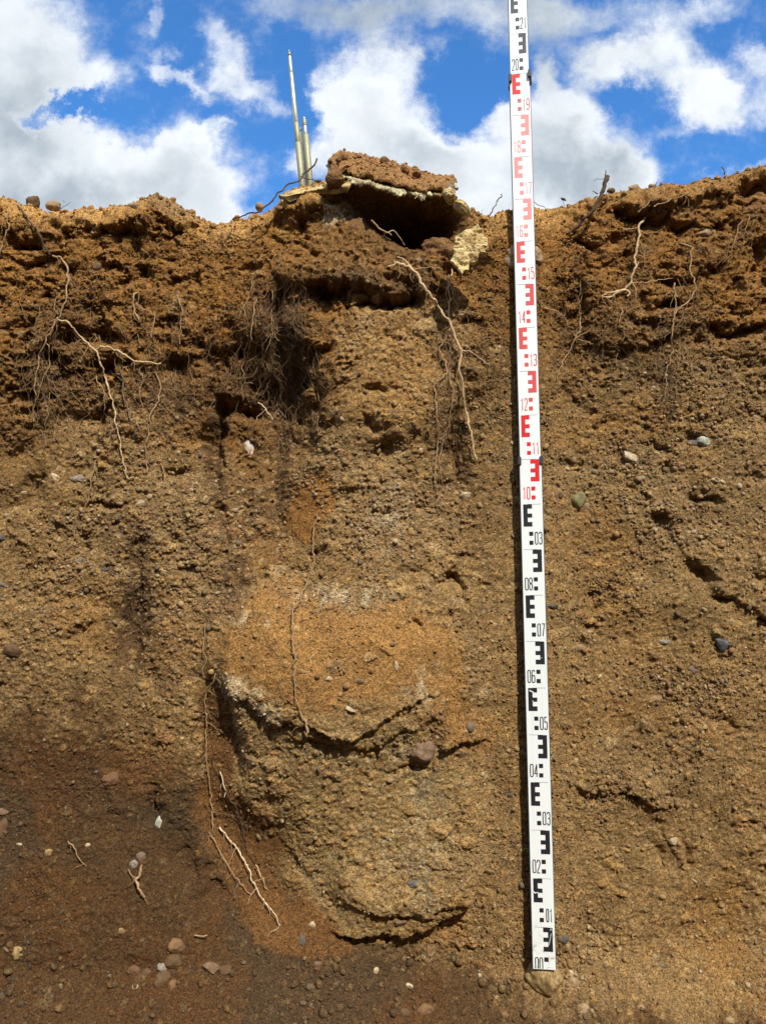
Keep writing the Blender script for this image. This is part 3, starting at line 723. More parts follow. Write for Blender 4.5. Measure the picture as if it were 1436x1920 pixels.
# sections: (height range, half width, set back of the face, thickness)
SECT = [(0.014, 1.104, 0.0250, 0.0, 0.026), (1.100, 2.0, 0.0240, 0.0035, 0.021), (1.998, 2.45, 0.0222, 0.0070, 0.016)]
names = {0: '00', 9: '03'}
sections = []
for si, (z0, z1, hw, sb, th) in enumerate(SECT):
    bm = bmesh.new()
    box_bm(bm, -hw + .0016, hw - .0016, sb, sb + th - .001, z0, z1)
    sec = fin(bm, 'staff_section', [M_WHITE], staff)
    bm = bmesh.new()
    for s_ in (-1, 1):
        box_bm(bm, min(s_ * hw, s_ * (hw - .0014)), max(s_ * hw, s_ * (hw - .0014)), sb + .0012, sb + th, z0 + .0005, z1 - .0005)
    fin(bm, 'side_rail', [M_RAIL], sec)
    bm = bmesh.new()
    yf = sb - 0.0004
    fw = 2 * hw
    for n in range(0, 24):
        base = n * 0.1
        mid = base + 0.05
        if not (z0 <= mid < z1): continue
        cE, cN = print_of(n)
        odd = n % 2 == 1
        X_ = lambda f: -hw + f * fw
        topz = base + 0.1
        if odd:
            a, b, sp = X_(.13), X_(.51), X_(.13 + .185)
            rect(bm, a, sp, topz - .0495, topz - .0005, yf, cE)
            for k in (0, 2, 4):
                rect(bm, sp, b, topz - .0495 + k * .0099, topz - .0495 + (k + 1) * .0099 - (0.0011 if k == 2 else 0), yf, cE)
            rect(bm, b + .0005, X_(.88), topz - .0006, topz, yf, 6)
            sx0, nx0, nx1 = X_(.36), X_(.595), X_(.925)
            if n == 1: nx0, nx1 = X_(.63), X_(.90)
        else:
            a, b, sp = X_(.49), X_(.875), X_(.875 - .185)
            rect(bm, sp, b, topz - .0495, topz - .0005, yf, cE)
            for k in (0, 2, 4):
                rect(bm, a, sp, topz - .0495 + k * .0099, topz - .0495 + (k + 1) * .0099 - (0.0011 if k == 2 else 0), yf, cE)
            rect(bm, X_(.11), a - .0005, topz - .0006, topz, yf, 6)
            sx0, nx0, nx1 = X_(.505), X_(.115), X_(.455)
        for k in (1, 3):
            if base + .0102 + (k - 1) * .0099 > z0 + .002: rect(bm, sx0, sx0 + .0086, base + .0102 + (k - 1) * .0099, base + .0102 + (k - 1) * .0099 + .0088, yf, cE if n != 19 else 4)
        lab = names.get(n, '%02d' % n)
        sw = .0019
        wd = (nx1 - nx0 - 2 * sw) / 2 - sw * .4
        for q_, chh in enumerate(lab):
            ox_ = nx0 + sw / 2 + q_ * (wd + sw * 1.7)
            wdx = wd
            for st in DIG[chh]:
                ribbon(bm, [(ox_ + p[0] * wdx, base + .0112 + p[1] * .0265) for p in st], sw, yf - 0.00002 * (1 + q_), cN, z0 + .0015)
    if si == 0:   # scratches and chips in the print low down
        for (x0, zz0, x1, zz1, w) in [(.0105, .064, .0155, .088, .0010), (-.021, .173, -.014, .169, .0026), (-.0145, .1695, -.009, .1715, .0016),
                                      (-.016, .5945, -.007, .590, .0024), (.012, .664, .0125, .665, .0016), (.010, .612, .011, .6135, .0014),
                                      (-.010, .571, -.009, .573, .0016), (-.005, .606, -.002, .608, .0016), (.014, .094, .016, .098, .0014)]:
            ribbon(bm, [(x0, zz0), ((x0 + x1) / 2 + .0004, (zz0 + zz1) / 2), (x1, zz1)], w, yf - .0004, 7)
    mk = fin(bm, 'graduation', PRINT, sec)
    sections.append(sec)
# joint clips: a pair of dark tabs on each joint
for (zc, hw, drop, dz) in [(1.097, .0255, 0, 0), (1.992, .0240, .012, .006)]:
    for s_ in (-1, 1):
        bm = bmesh.new()
        zz = zc + s_ * dz * .6
        x0, x1 = (hw - .0055, hw + .0022)
        box_bm(bm, min(s_ * x0, s_ * x1), max(s_ * x0, s_ * x1), -.0035, .022, zz - .009, zz + .009)
        c_ = fin(bm, 'joint_clip', [M_CLIP], staff, bevel=.0009)
        if drop:
            bm = bmesh.new()
            box_bm(bm, min(s_ * (hw + .0004), s_ * (hw + .0026)), max(s_ * (hw + .0004), s_ * (hw + .0026)), -.0025, .014, zz - .0091 - drop, zz - .0091)
            fin(bm, 'clip_tail', [M_CLIP], c_)

# ================================================================== STONES
ICO = {k: ico(k) for k in (1, 2, 3, 4, 5)}
def stone_mesh(name, w, h, dpt, seed, sub=4, angular=0.0, rough_=0.06):
    V, Fc = ICO[sub]
    x, y, z = V[:, 0], V[:, 1], V[:, 2]
    n1 = fbm(x, y, z, 1.1, 3, seed * 3.3); n2_ = fbm(x, y, z, 4.5, 4, seed * 1.9 + 4)
    r_ = 1 + 0.42 * n1 + (rough_ + .05) * n2_ + .05 * ridged(x, y, z, 2.6, 3, seed * 2.1)
    V = V * r_[:, None]
    if angular:   # cut flat facets
        rs = np.random.default_rng(seed)
        for _ in range(9):
            nn = rs.normal(size=3); nn /= np.linalg.norm(nn)
            lim = rs.uniform(.58, .84)
            dd = V @ nn
            V = V - np.outer(np.maximum(dd - lim, 0) * angular, nn)
    lo = V.min(0); hi = V.max(0)
    V = (V - (lo + hi) / 2) / (hi - lo)
    V = V * np.array([w, dpt, h])
    return np_mesh(name, V, Fc, True)
M_CLOD = grain_material('clod_earth', tint=(0.17, 0.088, 0.036), speck=.3)
ROCKS = {
 'clod': M_CLOD,
 'rose': stone_material('rose_stone', (0.215, 0.138, 0.085, 1), (0.155, 0.10, 0.062, 1), dust=.6),
 'white': stone_material('white_crust', (0.62, 0.56, 0.47, 1), (0.42, 0.24, 0.12, 1), scale=50, dust=.35),
 'yellow': stone_material('yellow_stone', (0.40, 0.28, 0.12, 1), (0.20, 0.13, 0.055, 1), scale=90, bump=.004, dust=.6),
 'ochre': stone_material('ochre_stone', (0.215, 0.122, 0.052, 1), (0.14, 0.08, 0.038, 1), dust=.55),
 'brown': stone_material('brown_stone', (0.125, 0.072, 0.033, 1), (0.085, 0.05, 0.024, 1), dust=.6),
 'red': stone_material('red_stone', (0.175, 0.085, 0.042, 1), (0.13, 0.068, 0.034, 1), dust=.6),
 'grey': stone_material('grey_stone', (0.27, 0.235, 0.185, 1), (0.19, 0.165, 0.13, 1), dust=.45),
 'dark': stone_material('dark_grey_stone', (0.125, 0.112, 0.098, 1), (0.080, 0.072, 0.064, 1), dust=.4),
 'blue': stone_material('slate_stone', (0.115, 0.12, 0.125, 1), (0.06, 0.062, 0.066, 1), dust=.15),
 'cream': stone_material('cream_stone', (0.52, 0.43, 0.29, 1), (0.38, 0.29, 0.17, 1), dust=.25),
 'green': stone_material('olive_stone', (0.22, 0.19, 0.085, 1), (0.13, 0.115, 0.06, 1), dust=.3),
 'purple': stone_material('purple_stone', (0.180, 0.125, 0.092, 1), (0.13, 0.09, 0.068, 1), dust=.55),
 'tan': stone_material('tan_stone', (0.33, 0.225, 0.125, 1), (0.25, 0.165, 0.09, 1), dust=.35),
 'pale': stone_material('pale_green_stone', (0.46, 0.47, 0.38, 1), (0.30, 0.30, 0.24, 1), dust=.12),
}
# px, py, width, height (photo px), turn, how far it stands out (0..1), stone kind, angular, label
STONES = [
 (790, 1408, 48, 40, 10, .75, 'rose', 0, 'rounded pinkish brown cobble jutting from the middle of the grey bulge'),
 (468, 834, 30, 58, -4, .5, 'white', .3, 'upright white crusted stone in the hollow left of the centre'),
 (1018, 1836, 66, 54, 8, .92, 'yellow', .2, 'knobbly yellow stone directly under the foot of the staff'),
 (330, 1774, 36, 28, -12, .7, 'ochre', .5, 'angular yellow brown stone on top of the small stone heap at lower left'),
 (326, 1801, 36, 23, 5, .6, 'brown', .3, 'brown stone just below the angular yellow brown one in the heap'),
 (306, 1815, 20, 15, 0, .7, 'grey', .2, 'small light grey stone in the middle of the stone heap at lower left'),
 (303, 1839, 32, 34, 20, .6, 'brown', .2, 'large rounded brown stone low in the stone heap at lower left'),
 (253, 1821, 26, 22, 0, .5, 'red', .2, 'reddish rounded stone at the left end of the stone heap'),
 (276, 1824, 26, 18, 0, .45, 'brown', .2, 'flat dark brown stone between the reddish stone and the heap'),
 (324, 1850, 19, 25, 12, .5, 'ochre', .1, 'upright ochre pebble at the lower right of the stone heap'),
 (396, 1814, 32, 19, 4, .7, 'rose', .6, 'flat pinkish stone lying right of the stone heap'),
 (420, 1819, 28, 17, -14, .6, 'brown', .6, 'dark brown flat stone touching the flat pinkish stone'),
 (254, 1850, 12, 9, -10, .7, 'cream', .2, 'tiny cream pebble lying below the reddish rounded stone'),
 (37, 1784, 34, 27, 0, .4, 'yellow', .1, 'pale yellow weathered lump near the lower left corner'),
 (212, 1462, 52, 32, -22, .5, 'red', .1, 'smooth red brown stone set in the clay at left'),
 (300, 1541, 15, 20, 8, .5, 'pale', .5, 'small bluish white stone under the dark scar at left'),
 (92, 1598, 15, 13, 0, .6, 'yellow', .2, 'pale yellow pebble in the dark soil above the weathered lump'),
 (165, 1585, 10, 8, 0, .6, 'cream', .1, 'tiny cream pebble below the dark clay band at left'),
 (43, 1582, 28, 14, 5, .25, 'cream', .3, 'flat whitish smear of stone near the left edge low down'),
 (7, 1555, 30, 54, 6, .4, 'brown', .2, 'large grey brown stone cut off by the left edge low down'),
 (7, 1522, 28, 18, 0, .4, 'rose', .2, 'pinkish stone resting on the large one at the left edge'),
 (253, 1620, 20, 16, 10, .5, 'grey', .3, 'grey pebble at the head of the forked root at lower left'),
 (266, 1605, 22, 15, 20, .5, 'purple', .2, 'purplish pebble above the forked root at lower left'),
 (228, 1745, 18, 11, 0, .5, 'yellow', .2, 'small yellow pebble above the stone heap'),
 (150, 900, 36, 18, 6, .5, 'grey', .2, 'flat light grey pebble on the left beside the thin hanging root'),
 (133, 858, 24, 11, 0, .4, 'brown', .1, 'dark flat pebble above the flat light grey one at left'),
 (43, 925, 18, 10, -5, .5, 'cream', .3, 'pale oblong pebble at the far left of the gravel'),
 (104, 896, 20, 14, 30, .5, 'cream', .3, 'cream pebble left of the flat light grey one'),
 (27, 1219, 34, 28, 8, .6, 'brown', .1, 'rounded grey brown cobble near the left edge at mid height'),
 (149, 1051, 24, 15, 0, .45, 'grey', .1, 'small grey oval pebble in the left gravel'),
 (198, 1065, 26, 15, 0, .4, 'dark', .1, 'dark grey oval pebble right of the small grey oval one'),
 (6, 1008, 20, 16, 0, .5, 'dark', .1, 'dark stone cut off by the left edge at mid height'),
 (6, 1094, 30, 22, 20, .35, 'grey', .2, 'greyish stone low on the left edge of the gravel'),
 (318, 938, 17, 14, 20, .5, 'yellow', .4, 'pale yellow angular pebble below the root tips at left'),
 (386, 937, 15, 16, 0, .6, 'yellow', .4, 'bright yellow pebble right of the pale yellow angular one'),
 (263, 943, 32, 12, -28, .4, 'cream', .3, 'long pale pebble tilted up to the right in the left gravel'),
 (334, 849, 9, 9, 0, .6, 'cream', .1, 'tiny cream pebble right of the pale root tip at left'),
 (458, 922, 13, 12, 0, .6, 'cream', .1, 'small round cream pebble below the white crusted stone'),
 (62, 380, 22, 27, 0, .9, 'brown', .2, 'brown boulder like stone on the rim at far left'),
 (100, 386, 26, 20, 0, .8, 'tan', .2, 'tan rounded stone on the rim right of the brown one'),
 (177, 502, 30, 22, 4, .35, 'rose', .2, 'pinkish flat stone set in the topsoil at upper left'),
 (252, 388, 26, 14, 4, .6, 'tan', .2, 'flat tan stone at the foot of the soil mound on the rim'),
 (487, 388, 15, 15, 0, .9, 'tan', .2, 'small tan stone on the rim beneath the arching root'),
 (1317, 828, 22, 19, 0, .7, 'pale', .2, 'pale green white pebble right of the shadowed pit at right'),
 (1296, 833, 30, 14, 0, .4, 'dark', .2, 'dark flat stone left of the pale green white pebble'),
 (1183, 858, 34, 18, 22, .6, 'cream', .5, 'cream wedge shaped stone right of the staff at its upper joint'),
 (1080, 937, 30, 32, 30, .6, 'green', .4, 'olive green cobble right of the staff below its joint'),
 (1047, 927, 16, 15, 0, .5, 'rose', .1, 'pinkish pebble between the staff and the olive green cobble'),
 (1099, 950, 20, 18, 0, .4, 'tan', .1, 'tan pebble touching the olive green cobble'),
 (1352, 1203, 24, 36, -38, .7, 'blue', .8, 'angular blue black stone standing out of the lower right gravel'),
 (1035, 1136, 20, 12, 8, .6, 'dark', .1, 'flat dark grey pebble touching the right edge of the staff'),
 (1148, 1194, 22, 15, 10, .5, 'red', .3, 'rust red pebble right of the staff'),
 (1050, 1190, 14, 12, 0, .4, 'yellow', .2, 'small yellow pebble just right of the staff'),
 (1222, 1228, 38, 15, 30, .35, 'ochre', .3, 'long orange pebble slanting right of the rust red one'),
 (1296, 1253, 30, 22, 5, .4, 'purple', .3, 'purple brown stone below the long orange pebble'),
 (1086, 1215, 24, 13, 10, .5, 'tan', .2, 'tan oval pebble right of the staff below the small yellow one'),
 (1245, 1203, 26, 13, 8, .5, 'grey', .2, 'flat grey pebble above the long orange pebble'),
 (972, 488, 86, 56, 4, .55, 'tan', .1, 'big smooth tan cobble half hidden behind the staff'),
 (1260, 1574, 17, 19, -20, .5, 'cream', .2, 'oval cream pebble in the sand at lower right'),
 (1298, 1651, 22, 10, 25, .5, 'cream', .5, 'flat pinkish white chip under the scar at lower right'),
 (1337, 678, 28, 36, -15, .35, 'tan', .3, 'tan greyish stone standing upright at the upper right'),
 (1320, 438, 24, 17, 0, .55, 'tan', .2, 'smooth tan pebble in the topsoil at upper right'),
 (1412, 782, 70, 16, 4, .3, 'tan', .3, 'long flat tan stone running out of the right edge'),
 (822, 474, 66, 50, 12, .42, 'clod', .1, 'brown rounded cobble between the hollow and the yellow chunk'),
 (751, 1727, 26, 17, 0, .6, 'rose', .1, 'pinkish white pebble on the lower lip of the bulge'),
 (784, 1652, 54, 26, 4, .3, 'dark', .1, 'broad dark grey stone flush in the foot of the bulge'),
 (655, 1330, 28, 11, 26, .7, 'cream', .6, 'pale flake sticking out of the crack in the bulge'),
 (632, 1352 + 37, 16, 11, 0, .4, 'pale', .1, 'pale grey pebble under the crack in the bulge'),
 (562, 1416, 18, 8, 30, .4, 'ochre', .3, 'small orange chip at the upper left of the bulge'),
 (617, 1272, 14, 10, 0, .6, 'cream', .2, 'small cream pebble in the clay above the crack'),
 (742, 1248, 10, 17, -10, .6, 'cream', .3, 'upright pale pebble in the clay at the right of the bulge'),
 (674, 1277, 16, 11, 0, .6, 'purple', .1, 'grey purple pebble in the clay above the crack'),
 (811, 1341, 15, 13, 0, .6, 'red', .1, 'reddish pebble above the pinkish brown cobble'),
 (881, 1364, 17, 18, 0, .7, 'purple', .1, 'purplish pebble at the right end of the broken ledge'),
 (1063, 1774, 19, 17, 0, .5, 'yellow', .2, 'yellow pebble right of the staff foot'),
 (1052, 1757, 28, 18, 20, .4, 'dark', .1, 'dark pebble above the yellow one at the staff foot'),
 (1069, 1793, 12, 15, 0, .5, 'ochre', .1, 'small ochre pebble below the yellow one at the staff foot'),
 (1104, 1753, 15, 15, 0, .5, 'yellow', .2, 'pale yellow pebble further right of the staff foot'),
 (1074, 1842, 24, 22, 0, .5, 'tan', .2, 'tan cobble lying right of the knobbly yellow stone'),
 (1068, 1825, 14, 12, 0, .5, 'cream', .2, 'small cream pebble between the knobbly stone and the tan cobble'),
 (1242, 1811, 26, 16, 5, .35, 'dark', .1, 'dark oval patch of stone in the sand at lower right'),
 (1225, 1797, 12, 18, 0, .4, 'tan', .1, 'upright tan pebble left of the dark oval stone'),
 (804, 1785, 16, 24, 0, .5, 'ochre', .2, 'upright ochre pebble in the grey patch below the bulge'),
 (586, 1734, 13, 13, 20, .6, 'cream', .1, 'round cream pebble in the dark soil left of the lower lip'),
 (567, 1763, 16, 22, -20, .5, 'dark', .2, 'dark grey pebble at the end of the white root'),
 (597, 1807, 22, 17, 0, .35, 'rose', .1, 'flat pink pebble in the clay below the bulge'),
 (704, 1820, 13, 13, 0, .5, 'cream', .1, 'small cream pebble in the dark clay at bottom centre'),
 (766, 1849, 16, 10, 15, .5, 'cream', .3, 'flat cream pebble left of the dark stone at the bottom'),
 (797, 1894, 34, 22, 0, .5, 'ochre', .1, 'ochre brown cobble at the bottom edge of the photo'),
 (758, 1900, 26, 22, 0, .4, 'brown', .1, 'dark brown cobble left of the ochre one at the bottom edge'),
 (899, 1829, 8, 8, 0, .6, 'cream', .1, 'tiny round cream pebble at bottom centre right'),
 (930, 1872, 11, 10, 0, .5, 'yellow', .1, 'tiny yellow pebble below the tiny cream one'),
 (946, 1904, 16, 13, 0, .5, 'ochre', .1, 'small ochre pebble at the bottom edge right of centre'),
 (1095, 1893, 20, 22, 20, .4, 'tan', .1, 'rounded tan pebble at the bottom edge right of the staff'),
 (1201, 1892, 18, 16, 0, .5, 'tan', .1, 'round tan pebble at the bottom edge at right'),
 (1368, 1915, 20, 16, 0, .5, 'tan', .2, 'tan pebble at the bottom right corner'),
 (876, 930, 28, 20, 0, .45, 'cream', .2, 'cream pebble below the hanging root tips right of centre'),
 (788, 846, 9, 12, 10, .6, 'white', .1, 'small white pebble right of centre above the gravel'),
 (675, 792, 10, 7, 0, .6, 'white', .1, 'tiny white pebble at the foot of the light block'),
 (863, 592, 18, 10, 0, .5, 'tan', .2, 'small tan pebble left of the staff in the topsoil'),
 (1330, 1885 - 480, 20, 12, 0, .4, 'grey', .2, 'small grey pebble in the sand at right'),
 (1228, 1309, 24, 14, 0, .4, 'tan', .2, 'tan oval pebble below the purple brown stone'),
 (1340, 900, 16, 12, 20, .5, 'cream', .4, 'cream chip right of the pit under the pale green pebble'),
 (1353, 1000 - 96, 12, 10, 0, .5, 'cream', .4, 'second smaller cream chip beside the first at right'),
 (1078, 1428, 14, 18, 15, .5, 'yellow', .2, 'yellow pebble right of the staff at mid height'),
 (955, 1490, 14, 11, 0, .5, 'dark', .1, 'small dark pebble left of the staff low down'),
 (1345, 960 - 2, 22, 10, 10, .5, 'brown', .2, 'brown pebble in the dark notch at right'),
 (1145, 358, 16, 9, 0, .9, 'brown', .2, 'brown clod like stone on the rim left of the twig at right'),
 (1188, 354, 24, 14, 0, .9, 'tan', .3, 'flat tan stone on the rim at right'),
 (1223, 350, 15, 10, 0, .9, 'tan', .2, 'small tan stone on the rim right of the flat one'),
]
def place_stone(px, py, w, h, turn, outp, kind, ang, label, seed):
    P, N = hit(px, py)
    sc = (P - CAM).dot(FW) / F
    W_, H_ = w * sc * 1.08, h * sc * 1.08
    dp_ = (W_ * H_) ** .5 * 0.9
    big = max(w, h)
    me = stone_mesh('stone', W_, H_, dp_, seed, 5 if big > 40 else 4 if big > 18 else 3, min(.9, ang + .25))
    o = link('stone', me, ROCKS[kind])
    view = (P - CAM).normalized()
    o.location = P - view * (dp_ * (outp - 0.80) * 0.9)
    if 'half hidden behind the staff' in label:
        o.location = at(px, py, 1.752)
    o.rotation_euler = (0, R(turn), R((seed * 37 % 30) - 15))
    tag(o, label, 'stone')
    return o
for i, s_ in enumerate(STONES):
    place_stone(*s_, seed=i + 3)

# ================================================================== CRUST SLAB, LEDGES, YELLOW CHUNK
M_CRUST = stone_material('pale_crust', (0.54, 0.48, 0.29, 1), (0.20, 0.15, 0.08, 1), scale=55, bump=.004, rough=.9, dust=.75)
M_CHUNK = stone_material('yellow_crust', (0.60, 0.47, 0.22, 1), (0.34, 0.22, 0.09, 1), scale=42, bump=.004, rough=.9, dust=.35, amount=(.46, .60))
M_CHUNKE = stone_material('chunk_edge', (0.50, 0.52, 0.40, 1), (0.26, 0.26, 0.19, 1), scale=120, bump=.003, rough=.9, dust=.1)
def plate(name, outline, thick, mat, parent=None, res=60, rough_=.004, seed=0, dome=.0, scale=40, col=None, taper=.5, matb=None):
    """a broken plate: outline in its own plane (x, y), z up; ragged rim, lumpy top and bottom"""
    ol = np.array(outline)
    # resample the outline
    seg = np.linalg.norm(np.roll(ol, -1, 0) - ol, axis=1); cum = np.concatenate([[0], np.cumsum(seg)])
    tq = np.linspace(0, cum[-1], res * 4, endpoint=False)
    clo = np.vstack([ol, ol[:1]])
    rx = np.interp(tq, cum, clo[:, 0]); ry = np.interp(tq, cum, clo[:, 1])
    cx, cy = rx.mean(), ry.mean()
    nz_ = fbm(rx, ry, rx * 0, scale, 4, seed + 80)
    nz_ = nz_ + .5 * fbm(rx, ry, rx * 0, scale * 4, 3, seed + 84)
    rx = rx + (rx - cx) * .15 * nz_; ry = ry + (ry - cy) * .15 * nz_
    n = len(rx); K = 26
    rings = []
    Vv = []; cc_ = []
    def ring(f, z, rr=0):
        x = cx + (rx - cx) * f; y = cy + (ry - cy) * f
        a = fbm(x, y, np.full(n, z), scale * 1.3, 5, seed + 81) + .7 * ridged(x, y, np.full(n, z), scale * 4, 3, seed + 82)
        return x, y, z + rough_ * a * (2.2 if abs(f) < .97 else 1.2) + dome * (1 - f * f)
    for k in range(K):              # top from the centre out
        f = (k + .02) / (K - 1); Vv.append(np.stack(ring(min(f, 1) * .985, thick / 2), 1))
    for k in range(1, 7):           # rim
        u_ = k / 7; f = .985 + .03 * math.sin(u_ * math.pi)
        x, y, z = ring(f - taper * .10 * u_, thick / 2 - thick * u_)
        j = 1 + .012 * vnoise(rx * 160, ry * 160, np.full(n, u_ * 3.0), seed + 5)
        Vv.append(np.stack([cx + (x - cx) * j, cy + (y - cy) * j, z - dome * (1 - f * f)], 1))
    for k in range(K):              # underside inwards
        f = 1 - (k + .02) / (K - 1); x, y, z = ring(max(f, .001) * (.985 - taper * .10), -thick / 2)
        Vv.append(np.stack([x, y, z - dome * (1 - f * f) * .6], 1))
    m = len(Vv); Vv = np.concatenate(Vv)
    ix = np.arange(m * n).reshape(m, n); nx_ = np.roll(ix, -1, 1)
    q_ = np.stack([ix[:-1].ravel(), nx_[:-1].ravel(), nx_[1:].ravel(), ix[1:].ravel()], 1)
    me = np_mesh(name, Vv, q_, True)
    o = link(name, me, mat, parent)
    return o, Vv
def onplane(o, origin, xdir, ydir):
    xd = Vector(xdir).normalized(); zd = xd.cross(Vector(ydir)).normalized(); yd = zd.cross(xd)
    m = Matrix((xd, yd, zd)).transposed().to_4x4(); m.translation = origin
    o.matrix_world = m
def local(P, origin, xd, yd):
    v = P - origin
    return (v.dot(xd), v.dot(yd))
def ray_plane(px, py, p0, n):
    r_ = ray(px, py); return CAM + r_ * ((p0 - CAM).dot(n) / r_.dot(n))

# --- slab: broken crust tilted towards the viewer, its soil-covered top in sight
p0 = at(740, 372, 1.665)                       # middle of the front edge
xd = Vector((1.0, 0.06, -0.19)).normalized()
yd = Vector((0.0, 0.80, 0.60)); yd = (yd - xd * yd.dot(xd)).normalized()    # rises towards the back
nn = xd.cross(yd).normalized()
OUT = [(617, 318), (624, 334), (640, 341), (652, 338), (668, 348), (690, 346), (706, 357), (730, 359), (748, 368), (766, 364), (790, 373), (806, 366), (824, 369), (836, 360), (849, 356), (846, 348), (826, 343), (800, 334), (775, 326), (748, 318), (722, 308), (690, 304), (660, 297), (640, 294), (626, 303)]
pts = [local(ray_plane(x, y, p0, nn), p0, xd, yd) for x, y in OUT]
slab, sv = plate('crust_slab', pts, .009, [M_CRUST], None, res=130, rough_=.0036, seed=3, taper=.3)
onplane(slab, p0, xd, yd)
tag(slab, 'broken slab of pale crust carrying brown soil, jutting over the dark hollow', 'slab')
pts2 = [local(ray_plane(x, y + dy, p0, nn), p0, xd, yd) for (x, y), dy in zip(OUT, [2, -4, -7, -4, -6, -2, -6, -3, -5, 0, -5, -1, -3, 0, -3, 5, 9, 12, 12, 13, 14, 13, 12, 9, 6])]
M_CAP = grain_material('slab_soil', tint=(0.265, 0.142, 0.055), speck=.3)
cap, cv_ = plate('soil_cover', pts2, .010, [M_CAP], slab, res=130, rough_=.0080, seed=7, taper=-.1, dome=.007, scale=16)
cap.location = (0, 0, .014)
# loose crumbs on the soil of the slab
rs = np.random.default_rng(5)
tp = cv_[:len(cv_) * 26 // 58]
pk_ = tp[rs.integers(0, len(tp), 900)]
V0, F0 = ICO[1]; rr = rs.uniform(.0012, .0048, 900) * rs.random(900) ** .6 + .0008
Vc = V0[None] * (1 + .5 * (rs.random((900, len(V0), 1)) - .5)) * rr[:, None, None] * np.array([1, 1, .7]) + pk_[:, None, :]
Fc_ = F0[None] + (np.arange(900) * len(V0))[:, None, None]
cr = link('crumbs', np_mesh('crumbs', Vc.reshape(-1, 3), Fc_.reshape(-1, 3), False), M_CAP, slab)
cr.location = (0, 0, .014); tag(cr, kind='stuff')
# --- clods and stones lying on the slab
for i, (px, py, w, h, kd, lb) in enumerate([(645, 297, 17, 17, 'clod', 'rounded brown clod at the left peak of the crust slab'), (634, 301, 11, 12, 'clod', 'small clod left of the rounded one on the slab peak'),
        (722, 303, 19, 20, 'clod', 'tall brown clod on the middle of the crust slab'), (735, 307, 13, 14, 'clod', 'clod right against the tall brown one on the slab'),
        (696, 308, 14, 11, 'clod', 'low clod left of the tall brown one on the slab'), (759, 320, 18, 17, 'clod', 'brown clod halfway down the right slope of the slab'),
        (781, 325, 18, 13, 'clod', 'flat dark clod furthest down the right slope of the slab'), (668, 297, 22, 10, 'clod', 'flat clod behind the left peak of the slab'),
        (619, 303, 10, 11, 'clod', 'dark clod on the upper left corner of the slab'), (843, 352, 15, 12, 'grey', 'greyish lump at the right tip of the slab')]):
    P = ray_plane(px, py, p0 + nn * .036, nn)
    sc = (P - CAM).dot(FW) / F
    me = stone_mesh('soil_clod', w * sc, h * sc, w * sc * .9, 200 + i, 4, .3, .16)
    o = link('soil_clod', me, ROCKS[kd]); o.location = P; o.rotation_euler = (0, R(i * 23 % 40 - 20), 0)
    tag(o, lb, 'soil clod')
# --- ragged dark lump under the left tip of the slab, ledge fragments and the left ledge
def slab_piece(name, outl, Y, tilt, thick, mat, label, cat, seed, rough_=.003, xtilt=0.0, scale=45, res=50):
    cx = sum(p[0] for p in outl) / len(outl); cy = sum(p[1] for p in outl) / len(outl)
    o0 = at(cx, cy, Y)
    xd_ = Vector((1, 0, xtilt)).normalized(); yd_ = Vector((0, math.cos(R(tilt)), math.sin(R(tilt)))); yd_ = (yd_ - xd_ * yd_.dot(xd_)).normalized()
    n_ = xd_.cross(yd_)
    pp = [local(ray_plane(x, y, o0, n_), o0, xd_, yd_) for x, y in outl]
    ob, _ = plate(name, pp, thick, mat, None, res=res, rough_=rough_, seed=seed, scale=scale)
    onplane(ob, o0, xd_, yd_)
    tag(ob, label, cat)
    return ob
slab_piece('crust_ledge', [(524, 372), (533, 366), (560, 360), (600, 352), (640, 346), (660, 345), (655, 356), (620, 360), (590, 362), (560, 366), (540, 374)], 1.72, 48, .012, [M_CHUNK],
           'thin pale yellow crust ledge at the foot of the metal rods', 'crust ledge', 12, .002, .13)
for (px, py, w, h, Y, rt, m_, sd, lb) in [(629, 333, 34, 46, 1.700, 12, M_CLOD, 301, 'dark ragged lump under the left tip of the crust slab'),
        (843, 368, 32, 21, 1.695, 18, M_CHUNK, 302, 'small yellow crust fragment tucked under the right tip of the slab'),
        (867, 392, 38, 20, 1.700, 24, M_CHUNK, 303, 'yellow crust fragment on the rim right of the hollow')]:
    P = at(px, py, Y); sc = (P - CAM).dot(FW) / F
    o = link('crust_fragment', stone_mesh('crust_fragment', w * sc, h * sc, .05, sd, 5, .7, .16), m_)
    o.location = P; o.rotation_euler = (0, R(rt), 0); tag(o, lb, 'crust fragment')
# --- yellow chunk hanging below the rim
ch = slab_piece('crust_chunk', [(897, 420), (903, 432), (906, 447), (911, 452), (913, 462), (916, 468), (912, 479), (903, 481), (898, 479), (895, 493), (887, 496), (880, 494), (878, 512),
                (868, 512), (866, 518), (860, 512), (858, 505), (850, 497), (843, 492), (849, 480), (847, 468), (852, 460), (853, 446), (866, 438), (874, 432), (885, 429)], 1.655, 80, .016, [M_CHUNK],
                'pitted bright yellow crust chunk hanging below the rim left of the staff', 'crust chunk', 21, .0036, scale=26, res=120)

